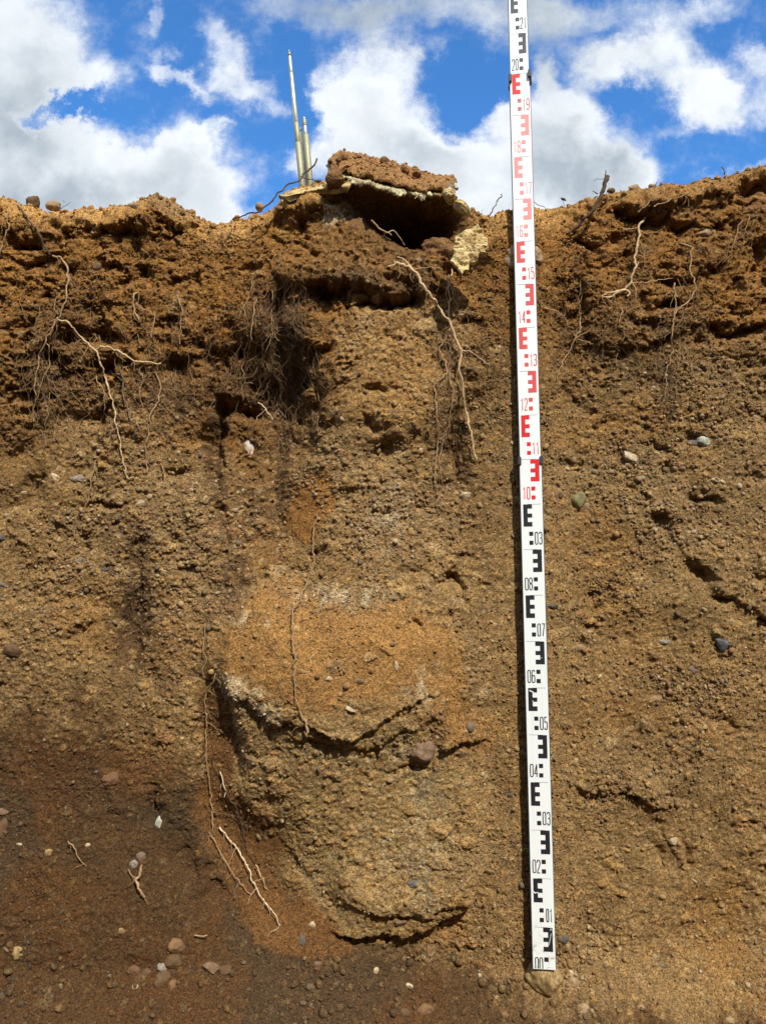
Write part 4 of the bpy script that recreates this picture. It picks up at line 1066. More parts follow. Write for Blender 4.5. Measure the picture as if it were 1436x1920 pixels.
# ================================================================== METAL RODS
M_ZINC = plain('zinc_steel', (0.58, 0.55, 0.40, 1), 0.36, 0.8, var=.3, scale=90)
M_ZINC2 = plain('dull_zinc', (0.33, 0.32, 0.21, 1), 0.6, 0.45, var=.45, scale=160)
def lathe(profile, n=20):
    bm = bmesh.new(); rings = []
    for (z, r_) in profile:
        rings.append([bm.verts.new((r_ * math.cos(2 * math.pi * i / n), r_ * math.sin(2 * math.pi * i / n), z)) for i in range(n)])
    for a, b in zip(rings, rings[1:]):
        for i in range(n):
            bm.faces.new((a[i], a[(i + 1) % n], b[(i + 1) % n], b[i]))
    bm.faces.new(list(reversed(rings[0]))); bm.faces.new(rings[-1])
    return bm
def rod(pb, pt, Y, parts, label, group=None):
    """pb, pt: photo points of foot and tip; parts: (name, from, to (0..1), radius, material[, taper])"""
    a = at(*pb, Y); b = at(*pt, Y + .0)
    L = (b - a).length
    root = empty('metal_rod', a)
    root.rotation_euler = (b - a).to_track_quat('Z', 'Y').to_euler()
    for (nm, f0, f1, r_, m_, tp) in parts:
        z0, z1 = f0 * L, f1 * L
        if nm == 'tip':
            pr = [(z0, r_), (z0 + (z1 - z0) * .45, r_ * .85), (z0 + (z1 - z0) * .6, r_ * .42), (z1 - .001, r_ * .34), (z1, r_ * .2)]
        else:
            pr = [(z0, r_ * .93), (z0 + .0008, r_), (z1 - .0008, r_ * tp), (z1, r_ * tp * .9)]
        bm = lathe(pr)
        o_ = fin(bm, nm, [m_], root)
        for p in o_.data.polygons: p.use_smooth = len(p.vertices) == 4
    tag(root, label, 'metal rod', group)
    return root
u = 1.9 * 1.12 / F
RY = 1.87
rod((569, 372), (542, 93), RY, [('sleeve', 0, .37, 5.3 * u, M_ZINC2, 1), ('grooved_section', .3702, .505, 4.6 * u, M_ZINC2, 1), ('shaft', .5052, .84, 4.4 * u, M_ZINC, .82),
     ('collar', .8402, .955, 3.3 * u, M_ZINC, .92), ('tip', .9552, 1.0, 3.1 * u, M_ZINC2, 1)], 'tallest metal rod, leaning slightly left above the crust ledge')
rod((584, 372), (570, 218), RY + .012, [('sleeve', 0, .77, 5.6 * u, M_ZINC2, 1), ('shaft', .7702, .88, 3.6 * u, M_ZINC, 1), ('collar', .8802, .96, 3.8 * u, M_ZINC2, .9),
     ('tip', .9602, 1.0, 2.7 * u, M_ZINC, 1)], 'half height metal rod right beside the tallest one')
rod((577, 372), (563, 238), RY + .028, [('shaft', 0, .93, 3.0 * u, M_ZINC, .9), ('tip', .9302, 1.0, 2.2 * u, M_ZINC2, 1)], 'thin metal rod between the tallest and the half height rods')
rod((615, 372), (612, 325), RY, [('shaft', 0, .6, 3.6 * u, M_ZINC, 1), ('collar', .6002, .85, 3.0 * u, M_ZINC, .9), ('tip', .8502, 1, 2.2 * u, M_ZINC, 1)], 'short metal stub left of the crust slab')
P = at(598, 341, RY - .02); me = stone_mesh('stone', .026, .010, .014, 77, 3, .5); o = link('stone', me, ROCKS['brown']); o.location = P
tag(o, 'flat brown stone on the ledge right of the metal rods', 'stone')

# ================================================================== ROOTS
def tube(P, r_, n=7, seed=0):
    P = np.array(P); m = len(P)
    T = np.gradient(P, axis=0); T /= np.linalg.norm(T, axis=1)[:, None] + 1e-9
    ref = np.array([0.31, -0.9, 0.2])
    A_ = np.cross(T, ref); A_ /= np.linalg.norm(A_, axis=1)[:, None] + 1e-9
    B_ = np.cross(T, A_)
    th = np.arange(n) * 2 * math.pi / n
    r_ = np.asarray(r_)[:, None, None]
    V = P[:, None, :] + r_ * (np.cos(th)[None, :, None] * A_[:, None, :] + np.sin(th)[None, :, None] * B_[:, None, :])
    V = V.reshape(-1, 3)
    ix = np.arange(m * n).reshape(m, n); nx_ = np.roll(ix, -1, 1)
    q_ = np.stack([ix[:-1].ravel(), nx_[:-1].ravel(), nx_[1:].ravel(), ix[1:].ravel()], 1)
    return V, q_
def bark(name, c1, c2, dust=.25):
    return stone_material(name, c1, c2, scale=90, bump=.0008, rough=.8, dust=dust)
RT_M = {'pale': bark('pale_root', (0.60, 0.43, 0.24, 1), (0.38, 0.26, 0.13, 1), .22), 'white': bark('whitish_root', (0.72, 0.60, 0.42, 1), (0.45, 0.33, 0.19, 1), .1),
        'tan': bark('tan_root', (0.42, 0.28, 0.145, 1), (0.27, 0.17, 0.085, 1), .35), 'dark': bark('dark_root', (0.10, 0.065, 0.042, 1), (0.06, 0.04, 0.028, 1), .1),
        'grey': bark('grey_root', (0.20, 0.155, 0.11, 1), (0.12, 0.09, 0.065, 1))}
def dense(poly, step=4.0, wob=1.3, seed=0):
    poly = np.array(poly, float)
    seg = np.linalg.norm(np.diff(poly, axis=0), axis=1); cum = np.concatenate([[0], np.cumsum(seg)])
    n = max(4, int(cum[-1] / step))
    tq = np.linspace(0, cum[-1], n)
    # smooth the corners a little
    x = np.interp(tq, cum, poly[:, 0]); y = np.interp(tq, cum, poly[:, 1])
    for _ in range(1):
        x[1:-1] = (x[:-2] + 2 * x[1:-1] + x[2:]) / 4; y[1:-1] = (y[:-2] + 2 * y[1:-1] + y[2:]) / 4
    z0 = np.zeros(n); sa = tq
    fade = np.minimum(1, np.minimum(sa, sa[-1] - sa) / 8 + .15)
    x += fade * (wob * 4.6 * fbm(sa, z0, z0, .045, 3, seed + .5, .75) + 1.5 * vnoise(sa * .22, z0, z0, seed + 2)); y += fade * (wob * 3.4 * fbm(sa, z0, z0, .055, 3, seed + 9.5, .75) + 1.3 * vnoise(sa * .2, z0, z0, seed + 5))
    return x, y, tq / cum[-1]
def root_geom(poly, r0, r1, seed, off=.0035, wob=1.6, Y=None, lift=0):
    x, y, tq = dense(poly, 3.0, wob, seed)
    dep = []; rad = r0 + (r1 - r0) * tq
    rad = rad * 0.00108                       # photo px -> metres at the bank
    dirs = [ray(a, b) for a, b in zip(x, y)]
    if Y is None:
        dep = np.array([(hit(a, b)[0] - CAM).dot(FW) for a, b in zip(x, y)])
        k = 7; pad = np.pad(dep, k, mode='edge')
        mn = np.array([np.percentile(pad[i:i + 2 * k + 1], 8) for i in range(len(dep))])
        pad = np.pad(mn, 3, mode='edge'); dep = np.array([pad[i:i + 7].mean() for i in range(len(dep))])
        dep = dep - rad - off - lift * np.sin(tq * math.pi)
    else:
        dep = np.array([(CAM + d_ * ((yy - CAM.y) / d_.y) - CAM).dot(FW) for d_, yy in zip(dirs, np.interp(tq, np.linspace(0, 1, len(Y)), Y))])
    P = [CAM + d_ * (z_ / d_.dot(FW)) for d_, z_ in zip(dirs, dep)]
    rn = rad * (1 + .25 * vnoise(tq * len(tq) * .5, tq * 0, tq * 0, seed))
    return tube([tuple(p) for p in P], rn, 7)
def make_root(branches, kind, label, name='root', cat='root', group=None):
    Vs_, Fs, n0 = [], [], 0
    for i, b in enumerate(branches):
        opt = b[3] if len(b) > 3 else {}
        V, q_ = root_geom(b[0], b[1], b[2], seed=len(label) + i * 3.7, **opt)
        Vs_.append(V); Fs.append(q_ + n0); n0 += len(V)
    if name == 'root':      # hair roots leaving the main strand
        rs_ = np.random.default_rng(len(label) * 7)
        for b in branches[:2]:
            pl_ = np.array(b[0], float); L_all = np.linalg.norm(np.diff(pl_, axis=0), axis=1).sum()
            if len(b) > 3 and 'Y' in b[3]: continue
            x, y, sa_ = dense(b[0], 3.0, 1.6, len(label) + branches.index(b) * 3.7)
            for _ in range(int(L_all / 26)):
                k = rs_.integers(1, len(x) - 1); a_ = math.pi / 2 + rs_.choice([-1, 1]) * rs_.uniform(.3, 1.1); pp = [(x[k], y[k])]
                for m_ in range(rs_.integers(3, 8)):
                    a_ += rs_.normal() * .35; a_ += (math.pi / 2 - a_) * .15
                    pp.append((pp[-1][0] + 5 * math.cos(a_), pp[-1][1] + 5 * math.sin(a_)))
                V, q_ = root_geom(pp, .65, .3, seed=rs_.uniform(0, 90), wob=.5)
                Vs_.append(V); Fs.append(q_ + n0); n0 += len(V)
    o = link(name, np_mesh(name, np.concatenate(Vs_), np.concatenate(Fs)), RT_M[kind])
    tag(o, label, cat, group)
    return o
L_ = dict(lift=.012)
ROOTS = [
 ('pale', 'long thick pale root running down from below the hollow to the right of centre', [
   ([(742, 493), (765, 500), (780, 512), (800, 545), (825, 578), (845, 605), (855, 635), (866, 658), (862, 680), (862, 705), (870, 745), (875, 785), (885, 815), (893, 863)], 3.3, 1.6, L_),
   ([(728, 500), (742, 493), (738, 489)], 1.6, 1.2), ([(768, 500), (755, 488), (744, 482)], 2, 1), ([(866, 657), (878, 655), (890, 665), (905, 678), (917, 687)], 1.6, .9),
   ([(845, 605), (838, 590), (842, 560), (838, 525), (846, 505)], 1.3, 1.6), ([(800, 545), (796, 570), (785, 585)], .9, .5), ([(822, 572), (805, 575), (790, 590)], .8, .4), ([(778, 505), (800, 500), (830, 507)], .9, .6)]),
 ('tan', 'long thin kinked root hanging left of the thick pale root', [
   ([(846, 612), (832, 640), (822, 655), (835, 675), (840, 697), (820, 712), (815, 730), (818, 770), (822, 815), (820, 850), (818, 880), (814, 893), (820, 915), (823, 935), (818, 948)], 1.7, 1.0),
   ([(840, 697), (848, 740), (840, 790), (828, 840), (826, 880), (827, 915)], 1.1, .7), ([(832, 640), (845, 645), (850, 665)], .8, .5), ([(820, 712), (800, 730)], .7, .4)]),
 ('tan', 'short pair of thin roots hanging under the brown cobble left of the yellow chunk', [([(840, 515), (846, 535), (848, 555), (842, 575), (840, 600)], 1.4, .9), ([(838, 520), (836, 548), (840, 570)], 1, .6)]),
 ('tan', 'forked root descending from the dark twig at upper left', [
   ([(100, 480), (116, 484), (128, 498), (129, 520), (124, 545), (122, 562), (112, 590), (100, 612), (85, 632), (84, 646), (76, 665), (72, 700), (66, 750), (64, 790)], 2.2, .9),
   ([(84, 643), (95, 655), (90, 690), (80, 720), (72, 745)], 1.1, .6), ([(118, 545), (105, 560), (102, 575), (110, 590)], .9, .7)]),
 ('pale', 'long pale root running diagonally down the left part of the topsoil', [
   ([(108, 596), (125, 602), (142, 618), (160, 637), (182, 658), (195, 690), (203, 718), (212, 750), (218, 785), (223, 815), (230, 855), (237, 888), (240, 898), (252, 894)], 2.1, 1.2),
   ([(182, 655), (198, 649), (214, 652), (232, 665), (252, 676), (280, 681), (302, 681)], 2.2, 1.6), ([(240, 898), (233, 880)], 1.4, 1)]),
 ('pale', 'short hooked pale root in the topsoil left of centre', [([(262, 548), (250, 552), (249, 570), (252, 585), (262, 600)], 1.6, 1.2)]),
 ('tan', 'curved thin root right of the short hooked one', [([(256, 568), (266, 580), (282, 584), (291, 594), (286, 612), (284, 632)], 1.4, .9), ([(288, 600), (283, 620)], .8, .5)]),
 ('tan', 'straight thin vertical root right of the curved one', [([(334, 556), (340, 570), (341, 600), (338, 645)], 1.4, .9)]),
 ('tan', 'wavy thin root dangling above the gravel at left', [([(290, 693), (296, 705), (301, 722), (299, 752), (288, 768), (281, 780), (285, 792), (280, 806), (274, 825), (272, 834), (278, 846), (276, 870), (275, 886)], 1.5, 1.1)]),
 ('tan', 'short root below the wavy one', [([(302, 868), (308, 885), (310, 898), (306, 922)], 1.2, .7)]),
 ('tan', 'thin root falling towards the flat light grey pebble at left', [([(182, 862), (175, 885), (170, 915), (165, 938), (158, 952), (146, 960), (142, 972), (144, 990), (140, 1008)], 1.3, .8)]),
 ('grey', 'grey wavy root in the hairy patch at left', [([(228, 700), (232, 725), (236, 755), (246, 785), (262, 800), (272, 818)], 1.3, .8)]),
 ('tan', 'thin bent root just left of the lower half of the long diagonal one', [([(182, 705), (190, 722), (198, 738), (200, 760), (194, 785)], 1.1, .7)]),
 ('tan', 'thin nearly straight root hanging between the grey wavy root and the dangling one', [([(262, 690), (266, 712), (262, 740), (266, 772)], 1.1, .7)]),
 ('dark', 'dark twig slanting from the rim at far left', [([(34, 386), (52, 410), (70, 432), (82, 458), (95, 478)], 2.0, 1.6)]),
 ('tan', 'thin root at the extreme upper left corner of the bank', [([(18, 400), (20, 425), (8, 455), (0, 475)], 1.7, 1.1)]),
 ('tan', 'fine root slanting left of the central dark root mat', [([(475, 522), (465, 560), (447, 598)], 1.2, .8)]),
 ('tan', 'longer fine root falling beside the central dark root mat', [([(482, 560), (474, 600), (472, 640), (464, 665), (457, 680), (456, 712), (452, 738)], 1.4, .9), ([(457, 718), (475, 720)], .9, .6)]),
 ('tan', 'fine straight root in the middle of the dark root mat', [([(512, 545), (510, 580), (512, 620), (500, 660), (490, 682)], 1.2, .8), ([(511, 622), (522, 640), (534, 648), (540, 668)], 1.3, .7)]),
 ('white', 'short bright root tip in the hollow left of centre', [([(484, 755), (497, 764), (505, 778), (511, 787)], 1.6, .9)]),
 ('grey', 'thin grey root right of the short bright root tip', [([(522, 766), (535, 780), (541, 804)], 1.1, .8)]),
 ('tan', 'short rootlet at the left edge of the light block', [([(598, 780), (594, 800), (588, 812)], .9, .5)]),
 ('pale', 'pale root with a sideways loop in the topsoil right of the staff', [
   ([(1209, 407), (1198, 424), (1196, 440), (1192, 470), (1190, 500), (1183, 520), (1180, 530), (1170, 541), (1150, 546), (1136, 549), (1129, 558), (1140, 559), (1156, 549), (1172, 545), (1180, 549), (1175, 556)], 2.4, 2.1),
   ([(1196, 428), (1182, 427), (1169, 431)], 1.3, .9), ([(1183, 528), (1192, 540), (1194, 558)], 1.1, .7), ([(1186, 530), (1220, 528), (1262, 522)], .8, .5), ([(1162, 575), (1164, 590), (1160, 605)], .9, .6)]),
 ('tan', 'winding root descending at upper right towards the dark streak', [
   ([(1274, 456), (1288, 460), (1297, 466), (1296, 482), (1298, 495), (1292, 505), (1298, 525), (1300, 545), (1292, 562), (1280, 572), (1265, 585), (1262, 600), (1258, 635), (1262, 662), (1256, 680), (1247, 700), (1246, 746)], 2.0, 1.0),
   ([(1264, 530), (1266, 555), (1269, 578), (1262, 588)], 1.6, 1.0), ([(1262, 660), (1275, 675), (1292, 684), (1300, 700), (1304, 712)], 1.1, .7), ([(1290, 565), (1295, 545)], 1, .7)]),
 ('tan', 'root with a star of side roots just right of the staff', [
   ([(1088, 595), (1093, 610), (1087, 622), (1080, 635), (1070, 655), (1060, 670), (1048, 695), (1045, 712)], 1.6, .8), ([(1018, 577), (1040, 582), (1057, 590), (1062, 608), (1075, 617)], 1.5, .9),
   ([(1080, 634), (1095, 625), (1112, 612)], .9, .5), ([(1082, 636), (1096, 640), (1112, 645)], .9, .5), ([(1080, 632), (1074, 622)], 1.3, .8), ([(1014, 562), (1015, 578)], 1, .8)]),
 ('tan', 'faint vertical root above the star shaped one', [([(1088, 524), (1089, 555), (1088, 592)], .9, .6)]),
 ('tan', 'tangled light rootlets near the right edge of the topsoil', [([(1392, 412), (1385, 425), (1378, 445), (1373, 465), (1372, 478)], 1.2, .7), ([(1403, 405), (1400, 425), (1395, 432)], 1, .7), ([(1372, 440), (1350, 442), (1330, 450)], .9, .5)]),
 ('dark', 'thick crooked dark twig rising over the rim right of the staff', [
   ([(1070, 434), (1085, 420), (1102, 408), (1114, 395), (1122, 375), (1127, 355), (1134, 338), (1139, 330)], 3.4, 4.4, dict(Y=[1.72, 1.70, 1.69, 1.69])), ([(1134, 342), (1136, 330), (1135, 319)], 2.2, .9, dict(Y=[1.69, 1.69])),
   ([(1120, 363), (1114, 361), (1111, 358)], 1.2, .8, dict(Y=[1.69, 1.68])), ([(1133, 335), (1120, 336), (1112, 340)], .6, .4, dict(Y=[1.69, 1.68]))]),
 ('tan', 'thin twig crossing the rim further right of the thick one', [([(1196, 398), (1210, 385), (1222, 370), (1228, 355), (1232, 340)], 1.8, 1.0, dict(Y=[1.72, 1.70]))]),
 ('dark', 'small dark twig standing on the rim at far right', [([(1358, 328), (1359, 322), (1352, 312)], 1.6, .8, dict(Y=[1.72, 1.72]))]),
 ('tan', 'long thin root lying along the bank under the rim at right', [([(1225, 388), (1250, 378), (1275, 370), (1292, 362)], 1.4, 1.0)]),
 ('dark', 'slender dark twig standing on the rim left of the staff', [([(913, 424), (918, 408), (924, 392), (932, 380), (940, 370), (939, 364)], 1.2, 1.0, dict(Y=[1.75, 1.74])), ([(934, 378), (930, 377)], .7, .5, dict(Y=[1.74, 1.74]))]),
 ('grey', 'thin bent twigs at the foot of the slender dark one', [([(915, 418), (906, 410), (901, 398), (905, 392)], .5, .4, dict(Y=[1.75, 1.75])), ([(908, 412), (914, 402), (920, 404)], .5, .4, dict(Y=[1.75, 1.75]))]),
 ('grey', 'thin twig arching over the rim just right of the staff', [([(1000, 378), (1010, 381), (1020, 388), (1028, 398)], .8, .6, dict(Y=[1.76, 1.76])), ([(1028, 396), (1036, 390), (1044, 396)], .6, .4, dict(Y=[1.76, 1.76]))]),
 ('dark', 'dark arching root reaching up in front of the metal rods', [
   ([(436, 412), (442, 404), (462, 399), (478, 400), (492, 393), (506, 381), (520, 364), (535, 352), (549, 344), (562, 337), (567, 332), (568, 326), (578, 319), (584, 314), (590, 304), (594, 297)], 1.5, 1.9, dict(Y=[1.72, 1.70, 1.70, 1.72, 1.74])),
   ([(567, 333), (575, 337), (592, 340), (612, 345)], 1.2, .8, dict(Y=[1.72, 1.73])), ([(567, 332), (562, 330)], 1.2, .8, dict(Y=[1.72, 1.72]))]),
 ('tan', 'faint thin root below the left end of the arching one', [([(438, 410), (434, 432), (424, 452), (420, 462)], 1.1, .7)]),
 ('pale', 'forked pale root poking out of the dark hollow', [
   ([(696, 413), (704, 420), (712, 431), (724, 436), (734, 441)], 2.0, 1.3, dict(Y=[1.70, 1.72, 1.74])), ([(722, 436), (734, 432), (745, 440), (758, 460)], 1.2, .9, dict(Y=[1.73, 1.76])), ([(720, 436), (732, 450)], .9, .6, dict(Y=[1.73, 1.75]))]),
 ('tan', 'small root with a pinhead end standing on the crust slab', [([(687, 294), (692, 301), (700, 306), (702, 312)], 1.1, 1.0, dict(Y=[1.80, 1.80])), ([(685, 293), (688, 294)], 2.3, 2.0, dict(Y=[1.80, 1.80]))]),
 ('pale', 'short pale root stub hanging at the front edge of the slab', [([(789, 363), (784, 368), (779, 366)], 1.3, .8, dict(Y=[1.64, 1.64])), ([(784, 366), (778, 373)], 1.2, .7, dict(Y=[1.64, 1.64])), ([(790, 362), (790, 377)], .7, .5, dict(Y=[1.64, 1.64]))]),
 ('tan', 'thin vertical root at the left flank of the bulge', [([(385, 1168), (384, 1190), (382, 1215), (385, 1235), (380, 1262)], 1.1, .8)]),
 ('tan', 'long thread like root down the reddish strip left of the bulge', [([(405, 1262), (388, 1300), (384, 1360), (386, 1420), (392, 1460), (397, 1490), (400, 1520), (398, 1558)], 1.2, 1.3)]),
 ('white', 'short kinked white root beside the reddish strip', [([(413, 1447), (419, 1460), (418, 1470), (423, 1486), (421, 1495)], 1.5, .9)]),
 ('white', 'long whitish root crossing the reddish strip below the bulge', [
   ([(412, 1551), (424, 1568), (436, 1580), (446, 1592), (453, 1606), (462, 1624), (470, 1645), (482, 1666), (494, 1686), (510, 1710), (526, 1735)], 1.9, .9)]),
 ('tan', 'thin tan root running parallel left of the long whitish one', [([(392, 1560), (404, 1582), (416, 1600), (432, 1628), (450, 1655), (472, 1678)], 1.3, .8)]),
 ('pale', 'short pale root right of the long whitish one', [([(480, 1622), (487, 1636), (495, 1655), (501, 1668)], 1.3, .8)]),
 ('dark', 'dark thread root at the right of the reddish strip', [([(420, 1480), (445, 1520), (455, 1560), (462, 1590), (478, 1620)], 1.1, .8)]),
 ('tan', 'thin root trailing over the bulge with a pale stub at its end', [
   ([(598, 957), (592, 980), (588, 1005), (589, 1040), (583, 1070), (574, 1095), (562, 1125), (552, 1140), (548, 1165), (549, 1200), (553, 1240), (552, 1290), (560, 1320), (562, 1336)], 1.4, 1.2),
   ([(562, 1334), (567, 1346), (573, 1354), (572, 1362), (577, 1374)], 1.6, 2.9), ([(573, 1354), (577, 1349)], 1.8, 1)]),
 ('tan', 'stubby forked tan root on the dark soil at lower left', [([(266, 1622), (262, 1640), (256, 1652), (263, 1667), (271, 1682)], 2.6, 2.6), ([(257, 1650), (246, 1640), (240, 1630)], 1.4, .8)]),
 ('tan', 'straight faint root at the far lower left', [([(128, 1577), (142, 1592), (152, 1610), (162, 1625)], 1.2, .8)]),
 ('tan', 'small root bits in the gravel at right', [([(1318, 880), (1332, 872), (1345, 860)], 1.2, .7), ([(1330, 875), (1338, 880)], 1, .6)]),
 ('tan', 'short root peg lying near the stone heap', [([(365, 1754), (378, 1755), (389, 1754)], 1.6, 1.2)]),
 ('tan', 'tiny root in the gravel below the left groove', [([(412, 962), (409, 972), (406, 980)], 1.1, .6)]),
 ('dark', 'dark root mat strand left of the upper hollow', [([(790, 480), (800, 510), (805, 540), (798, 560)], .9, .6)]),
]
for kd, lb, br in ROOTS:
    nm = 'twig' if 'twig' in lb and ' root' not in lb else 'root'
    make_root(br, kd, lb, nm, nm)
# seed head on its stalk on the rim
pl = empty('dry_plant', at(1059, 388, 1.78)); tag(pl, 'dry stalk with a small dark seed head on the rim right of the staff', 'dry plant')
V, q_ = tube([tuple(at(1059, 390, 1.78) - pl.location), tuple(at(1056, 381, 1.78) - pl.location), tuple(at(1055, 375, 1.78) - pl.location)], [.0006, .0005, .0005])
link('stalk', np_mesh('stalk', V, q_), RT_M['grey'], pl)
V, q_ = tube([tuple(at(x, y, 1.78) - pl.location) for x, y in ((1051, 371), (1054, 373), (1058, 374), (1061, 377))], [.0010, .0032, .0030, .0006])
link('seed_head', np_mesh('seed_head', V, q_), RT_M['dark'], pl)
# thin twig with a spike on the rim at left
make_root([([(112, 394), (118, 385), (123, 379), (133, 379)], .8, .5, dict(Y=[1.76, 1.76])), ([(123, 379), (118, 377)], .6, .4, dict(Y=[1.76, 1.76]))], 'grey', 'fine bent twig on the rim right of the tan stone at left', 'twig', 'twig')

# ================================================================== UNCOUNTABLE STUFF: gravel, crumbs, rootlets
Nn = np.zeros((nrow, nx, 3))
G3 = Vt.reshape(nrow, nx, 3)
dx_ = np.zeros_like(G3); dz_ = np.zeros_like(G3)
dx_[:, 1:-1] = G3[:, 2:] - G3[:, :-2]; dz_[1:-1] = G3[2:] - G3[:-2]
Nn = np.cross(dx_, dz_); Nn /= np.linalg.norm(Nn, axis=2)[..., None] + 1e-9
inview = (np.abs(BX) < 0.97)
def scatter(name, count, weight, smin, smax, power, palette, seed, mat, sink=.25, flat=(.6, 1), sub=1, dark=None, usecol=0.0, rough_=.35):
    rs = np.random.default_rng(seed)
    w = np.clip(weight, 0, None) * inview; w[0] = 0; w[-1] = 0; w[:, 0] = 0; w[:, -1] = 0
    cdf = np.cumsum(w.ravel()); pick = np.searchsorted(cdf, rs.random(count) * cdf[-1])
    Pn = Nn.reshape(-1, 3)[pick]; Pp = Vt[pick] + rs.normal(size=(count, 3)) * .0009
    u_ = rs.random(count)
    r_ = (smin ** (1 - power) + u_ * (smax ** (1 - power) - smin ** (1 - power))) ** (1 / (1 - power))
    V0, F0 = ICO[sub]
    nv = len(V0)
    # random frames
    qn = rs.normal(size=(count, 4)); qn /= np.linalg.norm(qn, axis=1)[:, None]
    a, b, c, d_ = qn.T
    Rm = np.stack([1 - 2 * (c * c + d_ * d_), 2 * (b * c - a * d_), 2 * (b * d_ + a * c), 2 * (b * c + a * d_), 1 - 2 * (b * b + d_ * d_), 2 * (c * d_ - a * b),
                   2 * (b * d_ - a * c), 2 * (c * d_ + a * b), 1 - 2 * (b * b + c * c)], 1).reshape(-1, 3, 3)
    scl = np.stack([np.ones(count), rs.uniform(flat[0], flat[1], count), rs.uniform(.55, .9, count)], 1) * r_[:, None]
    V = V0[None] * (1 + rough_ * (rs.random((count, nv, 1)) - .5))
    V = V * scl[:, None, :]
    V = np.einsum('nij,nvj->nvi', Rm, V)
    V += (Pp + Pn * (r_ * (.5 - sink))[:, None])[:, None, :]
    Fc = F0[None] + (np.arange(count) * nv)[:, None, None]
    pc = np.array(palette)[rs.integers(0, len(palette), count)] * rs.uniform(.75, 1.2, (count, 1))
    bc = C.reshape(-1, 3)[pick]
    pc = pc * (1 - usecol) + bc * usecol * rs.uniform(.8, 1.25, (count, 1))
    if dark is not None:
        pc *= (1 - dark.ravel()[pick])[:, None]
    col = np.repeat(pc, nv, axis=0)
    return link(name, np_mesh(name, V.reshape(-1, 3), Fc.reshape(-1, 3), sub > 1, np.clip(col, 0, .8)), mat)
PALG = [(0.40, 0.26, 0.11), (0.30, 0.18, 0.08), (0.36, 0.24, 0.11), (0.44, 0.32, 0.17), (0.24, 0.17, 0.10), (0.33, 0.19, 0.08), (0.15, 0.125, 0.095), (0.52, 0.42, 0.27), (0.26, 0.14, 0.07), (0.30, 0.21, 0.12), (0.36, 0.22, 0.08), (0.20, 0.13, 0.07)]
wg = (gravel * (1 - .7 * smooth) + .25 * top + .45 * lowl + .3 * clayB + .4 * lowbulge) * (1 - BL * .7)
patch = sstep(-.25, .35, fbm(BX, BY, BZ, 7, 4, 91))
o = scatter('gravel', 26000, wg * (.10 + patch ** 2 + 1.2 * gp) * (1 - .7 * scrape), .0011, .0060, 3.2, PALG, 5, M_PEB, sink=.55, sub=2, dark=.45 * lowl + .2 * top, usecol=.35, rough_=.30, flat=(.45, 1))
tag(o, 'small mixed pebbles and grit studding the face of the bank', 'gravel', kind='stuff')
o = scatter('pebbles', 2600, gp * (.2 + patch) * (1 - top * .7) + .04 * gravel, .0028, .0090, 2.6, PALG, 9, M_PEB, sink=.50, sub=3, dark=.3 * lowl, usecol=.30, rough_=.16, flat=(.5, 1))
tag(o, 'beds of mixed pebbles washed bare in patches of the bank', 'pebbles', kind='stuff')
wc = (top * 1.0 + .45 * gravel * (1 - smooth) + .35 * lowl + .12 * smooth) * (.4 + patch) * (1 - .75 * scrape)
o = scatter('soil_crumbs', 110000, wc, .0009, .0052, 3.1, PALG, 6, M_CRUMB, sink=.30, sub=1, usecol=.92, flat=(.5, 1), rough_=.5)
tag(o, 'loose crumbs of brown soil clinging to the bank', 'soil crumbs', kind='stuff')
wr = (BL > .3) * 1.0 * (BY < Y0 + .25) + sstep(.3, .9, lowl) * sstep(.10, .0, BZ) * .8 + ell(1025, 1815, 46, 16, 0, 1.5, PX, PY) * 5
o = scatter('rim_clods', 1400, wr * (.1 + patch), .003, .011, 2.2, PALG, 7, M_CRUMB, sink=.2, sub=2, usecol=.8, rough_=.3)
tag(o, 'scattered clods and pebbles along the rim and foot of the bank', 'clods', kind='stuff')

o = scatter('lime_crumbs', 600, np.clip(salt, 0, 1) ** 2 * (.2 + patch), .0009, .0045, 2.4, [(.50, .44, .33), (.42, .36, .26), (.54, .49, .38)], 12, M_CRUMB, sink=.4, sub=1, usecol=.25, rough_=.5)
tag(o, 'white limy crumbs in the pale patches around the bulge', 'lime crumbs', kind='stuff')
rs = np.random.default_rng(31)
Vs_, Fs, n0 = [], [], 0
for k in range(150):
    px = rs.uniform(985, 1436) if k < 90 else rs.uniform(0, 540)
    b = Vector((at(px, 500, Y0).x, Y0 + rs.uniform(-.005, .05), float(np.interp(at(px, 500, Y0).x, rim_x, rim_z)) - .012))
    dr_ = Vector((rs.normal() * .7, rs.normal() * .5, abs(rs.normal()) * .9 + .15)).normalized(); L = rs.uniform(.006, .030)
    pp = [b + dr_ * (L * f_) + Vector((rs.normal(), rs.normal(), rs.normal())) * (.0018 * f_) for f_ in (0, .3, .6, 1)]
    V, q_ = tube([tuple(p) for p in pp], np.linspace(1, .5, 4) * rs.uniform(.0004, .0010), 4)
    Vs_.append(V); Fs.append(q_ + n0); n0 += len(V)
o = link('stubble', np_mesh('stubble', np.concatenate(Vs_), np.concatenate(Fs)), RT_M['tan'])
tag(o, 'short broken rootlets and stubble sticking out of the rim', 'stubble', kind='stuff')
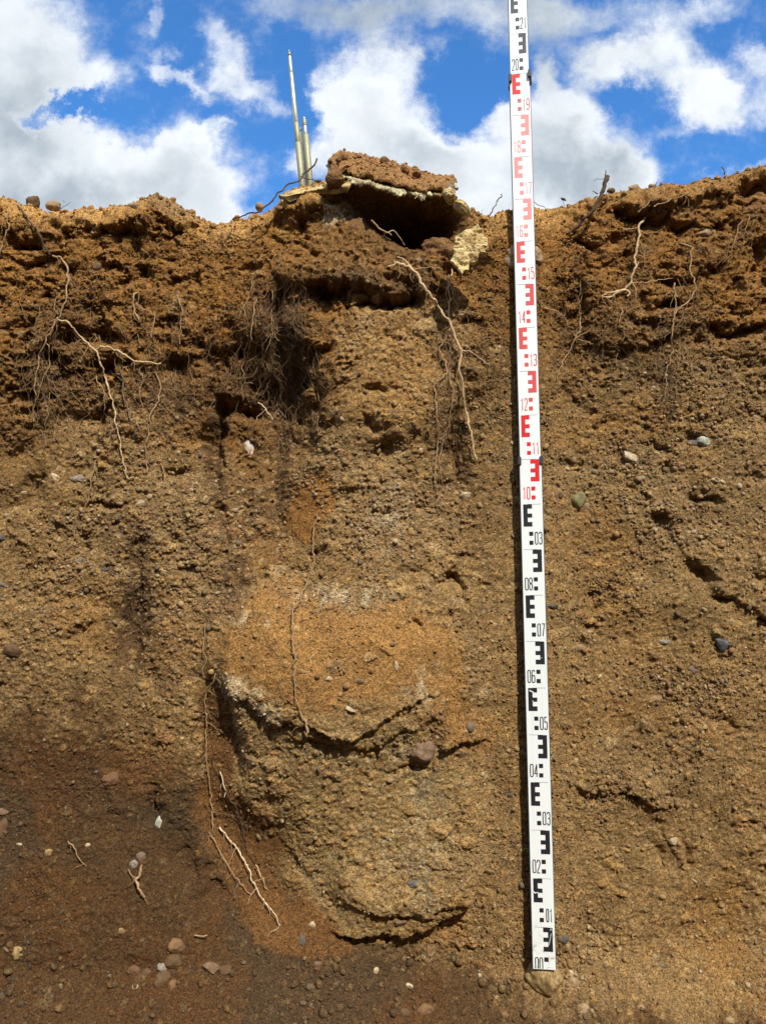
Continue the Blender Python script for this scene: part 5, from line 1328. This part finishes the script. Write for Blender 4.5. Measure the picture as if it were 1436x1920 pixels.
# fine rootlets: thread-like, hanging in the topsoil
rs = np.random.default_rng(17)
def rootlets(name, spots, mat, label, seed):
    rs = np.random.default_rng(seed)
    Vs_, Fs, n0 = [], [], 0
    for (cx, cy, rx, ry, cnt, lmin, lmax, side) in spots:
        for _ in range(cnt):
            px = cx + rs.normal() * rx * .6; py = cy + rs.normal() * ry * .6
            L = rs.uniform(lmin, lmax); n = max(5, int(L / 5))
            ang = math.pi / 2 + rs.normal() * side
            x, y = [px], [py]
            for k in range(n):
                ang += rs.normal() * .38; ang += (math.pi / 2 - ang) * .12
                x.append(x[-1] + math.cos(ang) * 5); y.append(y[-1] + math.sin(ang) * 5)
            if min(y) < 425: continue
            ks = [0, len(x) // 2, len(x) - 1]
            dd = [(hit(x[k], y[k])[0] - CAM).dot(FW) for k in ks]
            dep = np.interp(np.arange(len(x)), ks, dd) - .003 - rs.random() * .004
            P = [CAM + ray(a, b) * (z_ / ray(a, b).dot(FW)) for a, b, z_ in zip(x, y, dep)]
            V, q_ = tube([tuple(p) for p in P], np.linspace(1, .5, len(x)) * rs.uniform(.00035, .00075), 4)
            Vs_.append(V); Fs.append(q_ + n0); n0 += len(V)
    o = link(name, np_mesh(name, np.concatenate(Vs_), np.concatenate(Fs)), mat)
    tag(o, label, 'rootlets', kind='stuff')
rootlets('dark_rootlets', [(540, 660, 34, 120, 260, 25, 110, .3), (520, 560, 60, 60, 80, 25, 90, .4), (400, 600, 100, 60, 60, 20, 60, .6), (1060, 600, 30, 80, 30, 20, 70, .5), (1180, 620, 80, 60, 50, 15, 60, .7), (85, 720, 40, 70, 50, 25, 80, .4), (330, 710, 70, 70, 60, 20, 80, .5), (215, 720, 60, 60, 40, 20, 80, .5), (840, 760, 26, 110, 60, 20, 90, .4),
         (1255, 730, 14, 40, 14, 20, 60, .3), (470, 620, 60, 80, 40, 20, 80, .5), (250, 1120, 30, 90, 30, 20, 80, .3), (120, 520, 80, 60, 24, 15, 60, .8), (1150, 520, 140, 80, 40, 15, 60, .9),
         (1370, 440, 50, 60, 20, 15, 60, .9), (900, 720, 60, 100, 30, 15, 60, .7), (440, 1080, 30, 60, 20, 20, 70, .3), (560, 1000, 30, 40, 6, 20, 60, .3), (400, 1350, 16, 120, 16, 40, 120, .2), (450, 1560, 30, 60, 12, 30, 100, .3)],
         bark('brown_hair_root', (0.17, 0.105, 0.055, 1), (0.09, 0.055, 0.03, 1)), 'mat of dark hair thin rootlets hanging in the topsoil', 3)
rootlets('pale_rootlets', [(540, 640, 50, 130, 130, 20, 90, .5), (505, 620, 70, 50, 110, 40, 130, .3), (300, 660, 130, 90, 150, 12, 70, .8), (90, 700, 50, 80, 70, 20, 80, .5), (850, 620, 40, 70, 50, 12, 60, .8), (1290, 620, 50, 70, 40, 15, 60, .8), (1385, 430, 30, 40, 24, 12, 50, .8), (100, 620, 80, 120, 40, 12, 70, .8), (840, 640, 50, 110, 40, 12, 70, .7), (1200, 560, 160, 90, 50, 12, 60, 1.0),
         (680, 520, 120, 40, 20, 10, 40, 1.0), (600, 480, 60, 40, 14, 15, 60, .6), (930, 620, 40, 60, 12, 12, 50, .8), (1260, 700, 30, 50, 16, 20, 70, .4), (1160, 640, 40, 40, 14, 15, 60, .6)],
         RT_M['tan'], 'light brown hair thin rootlets threading the topsoil', 4)
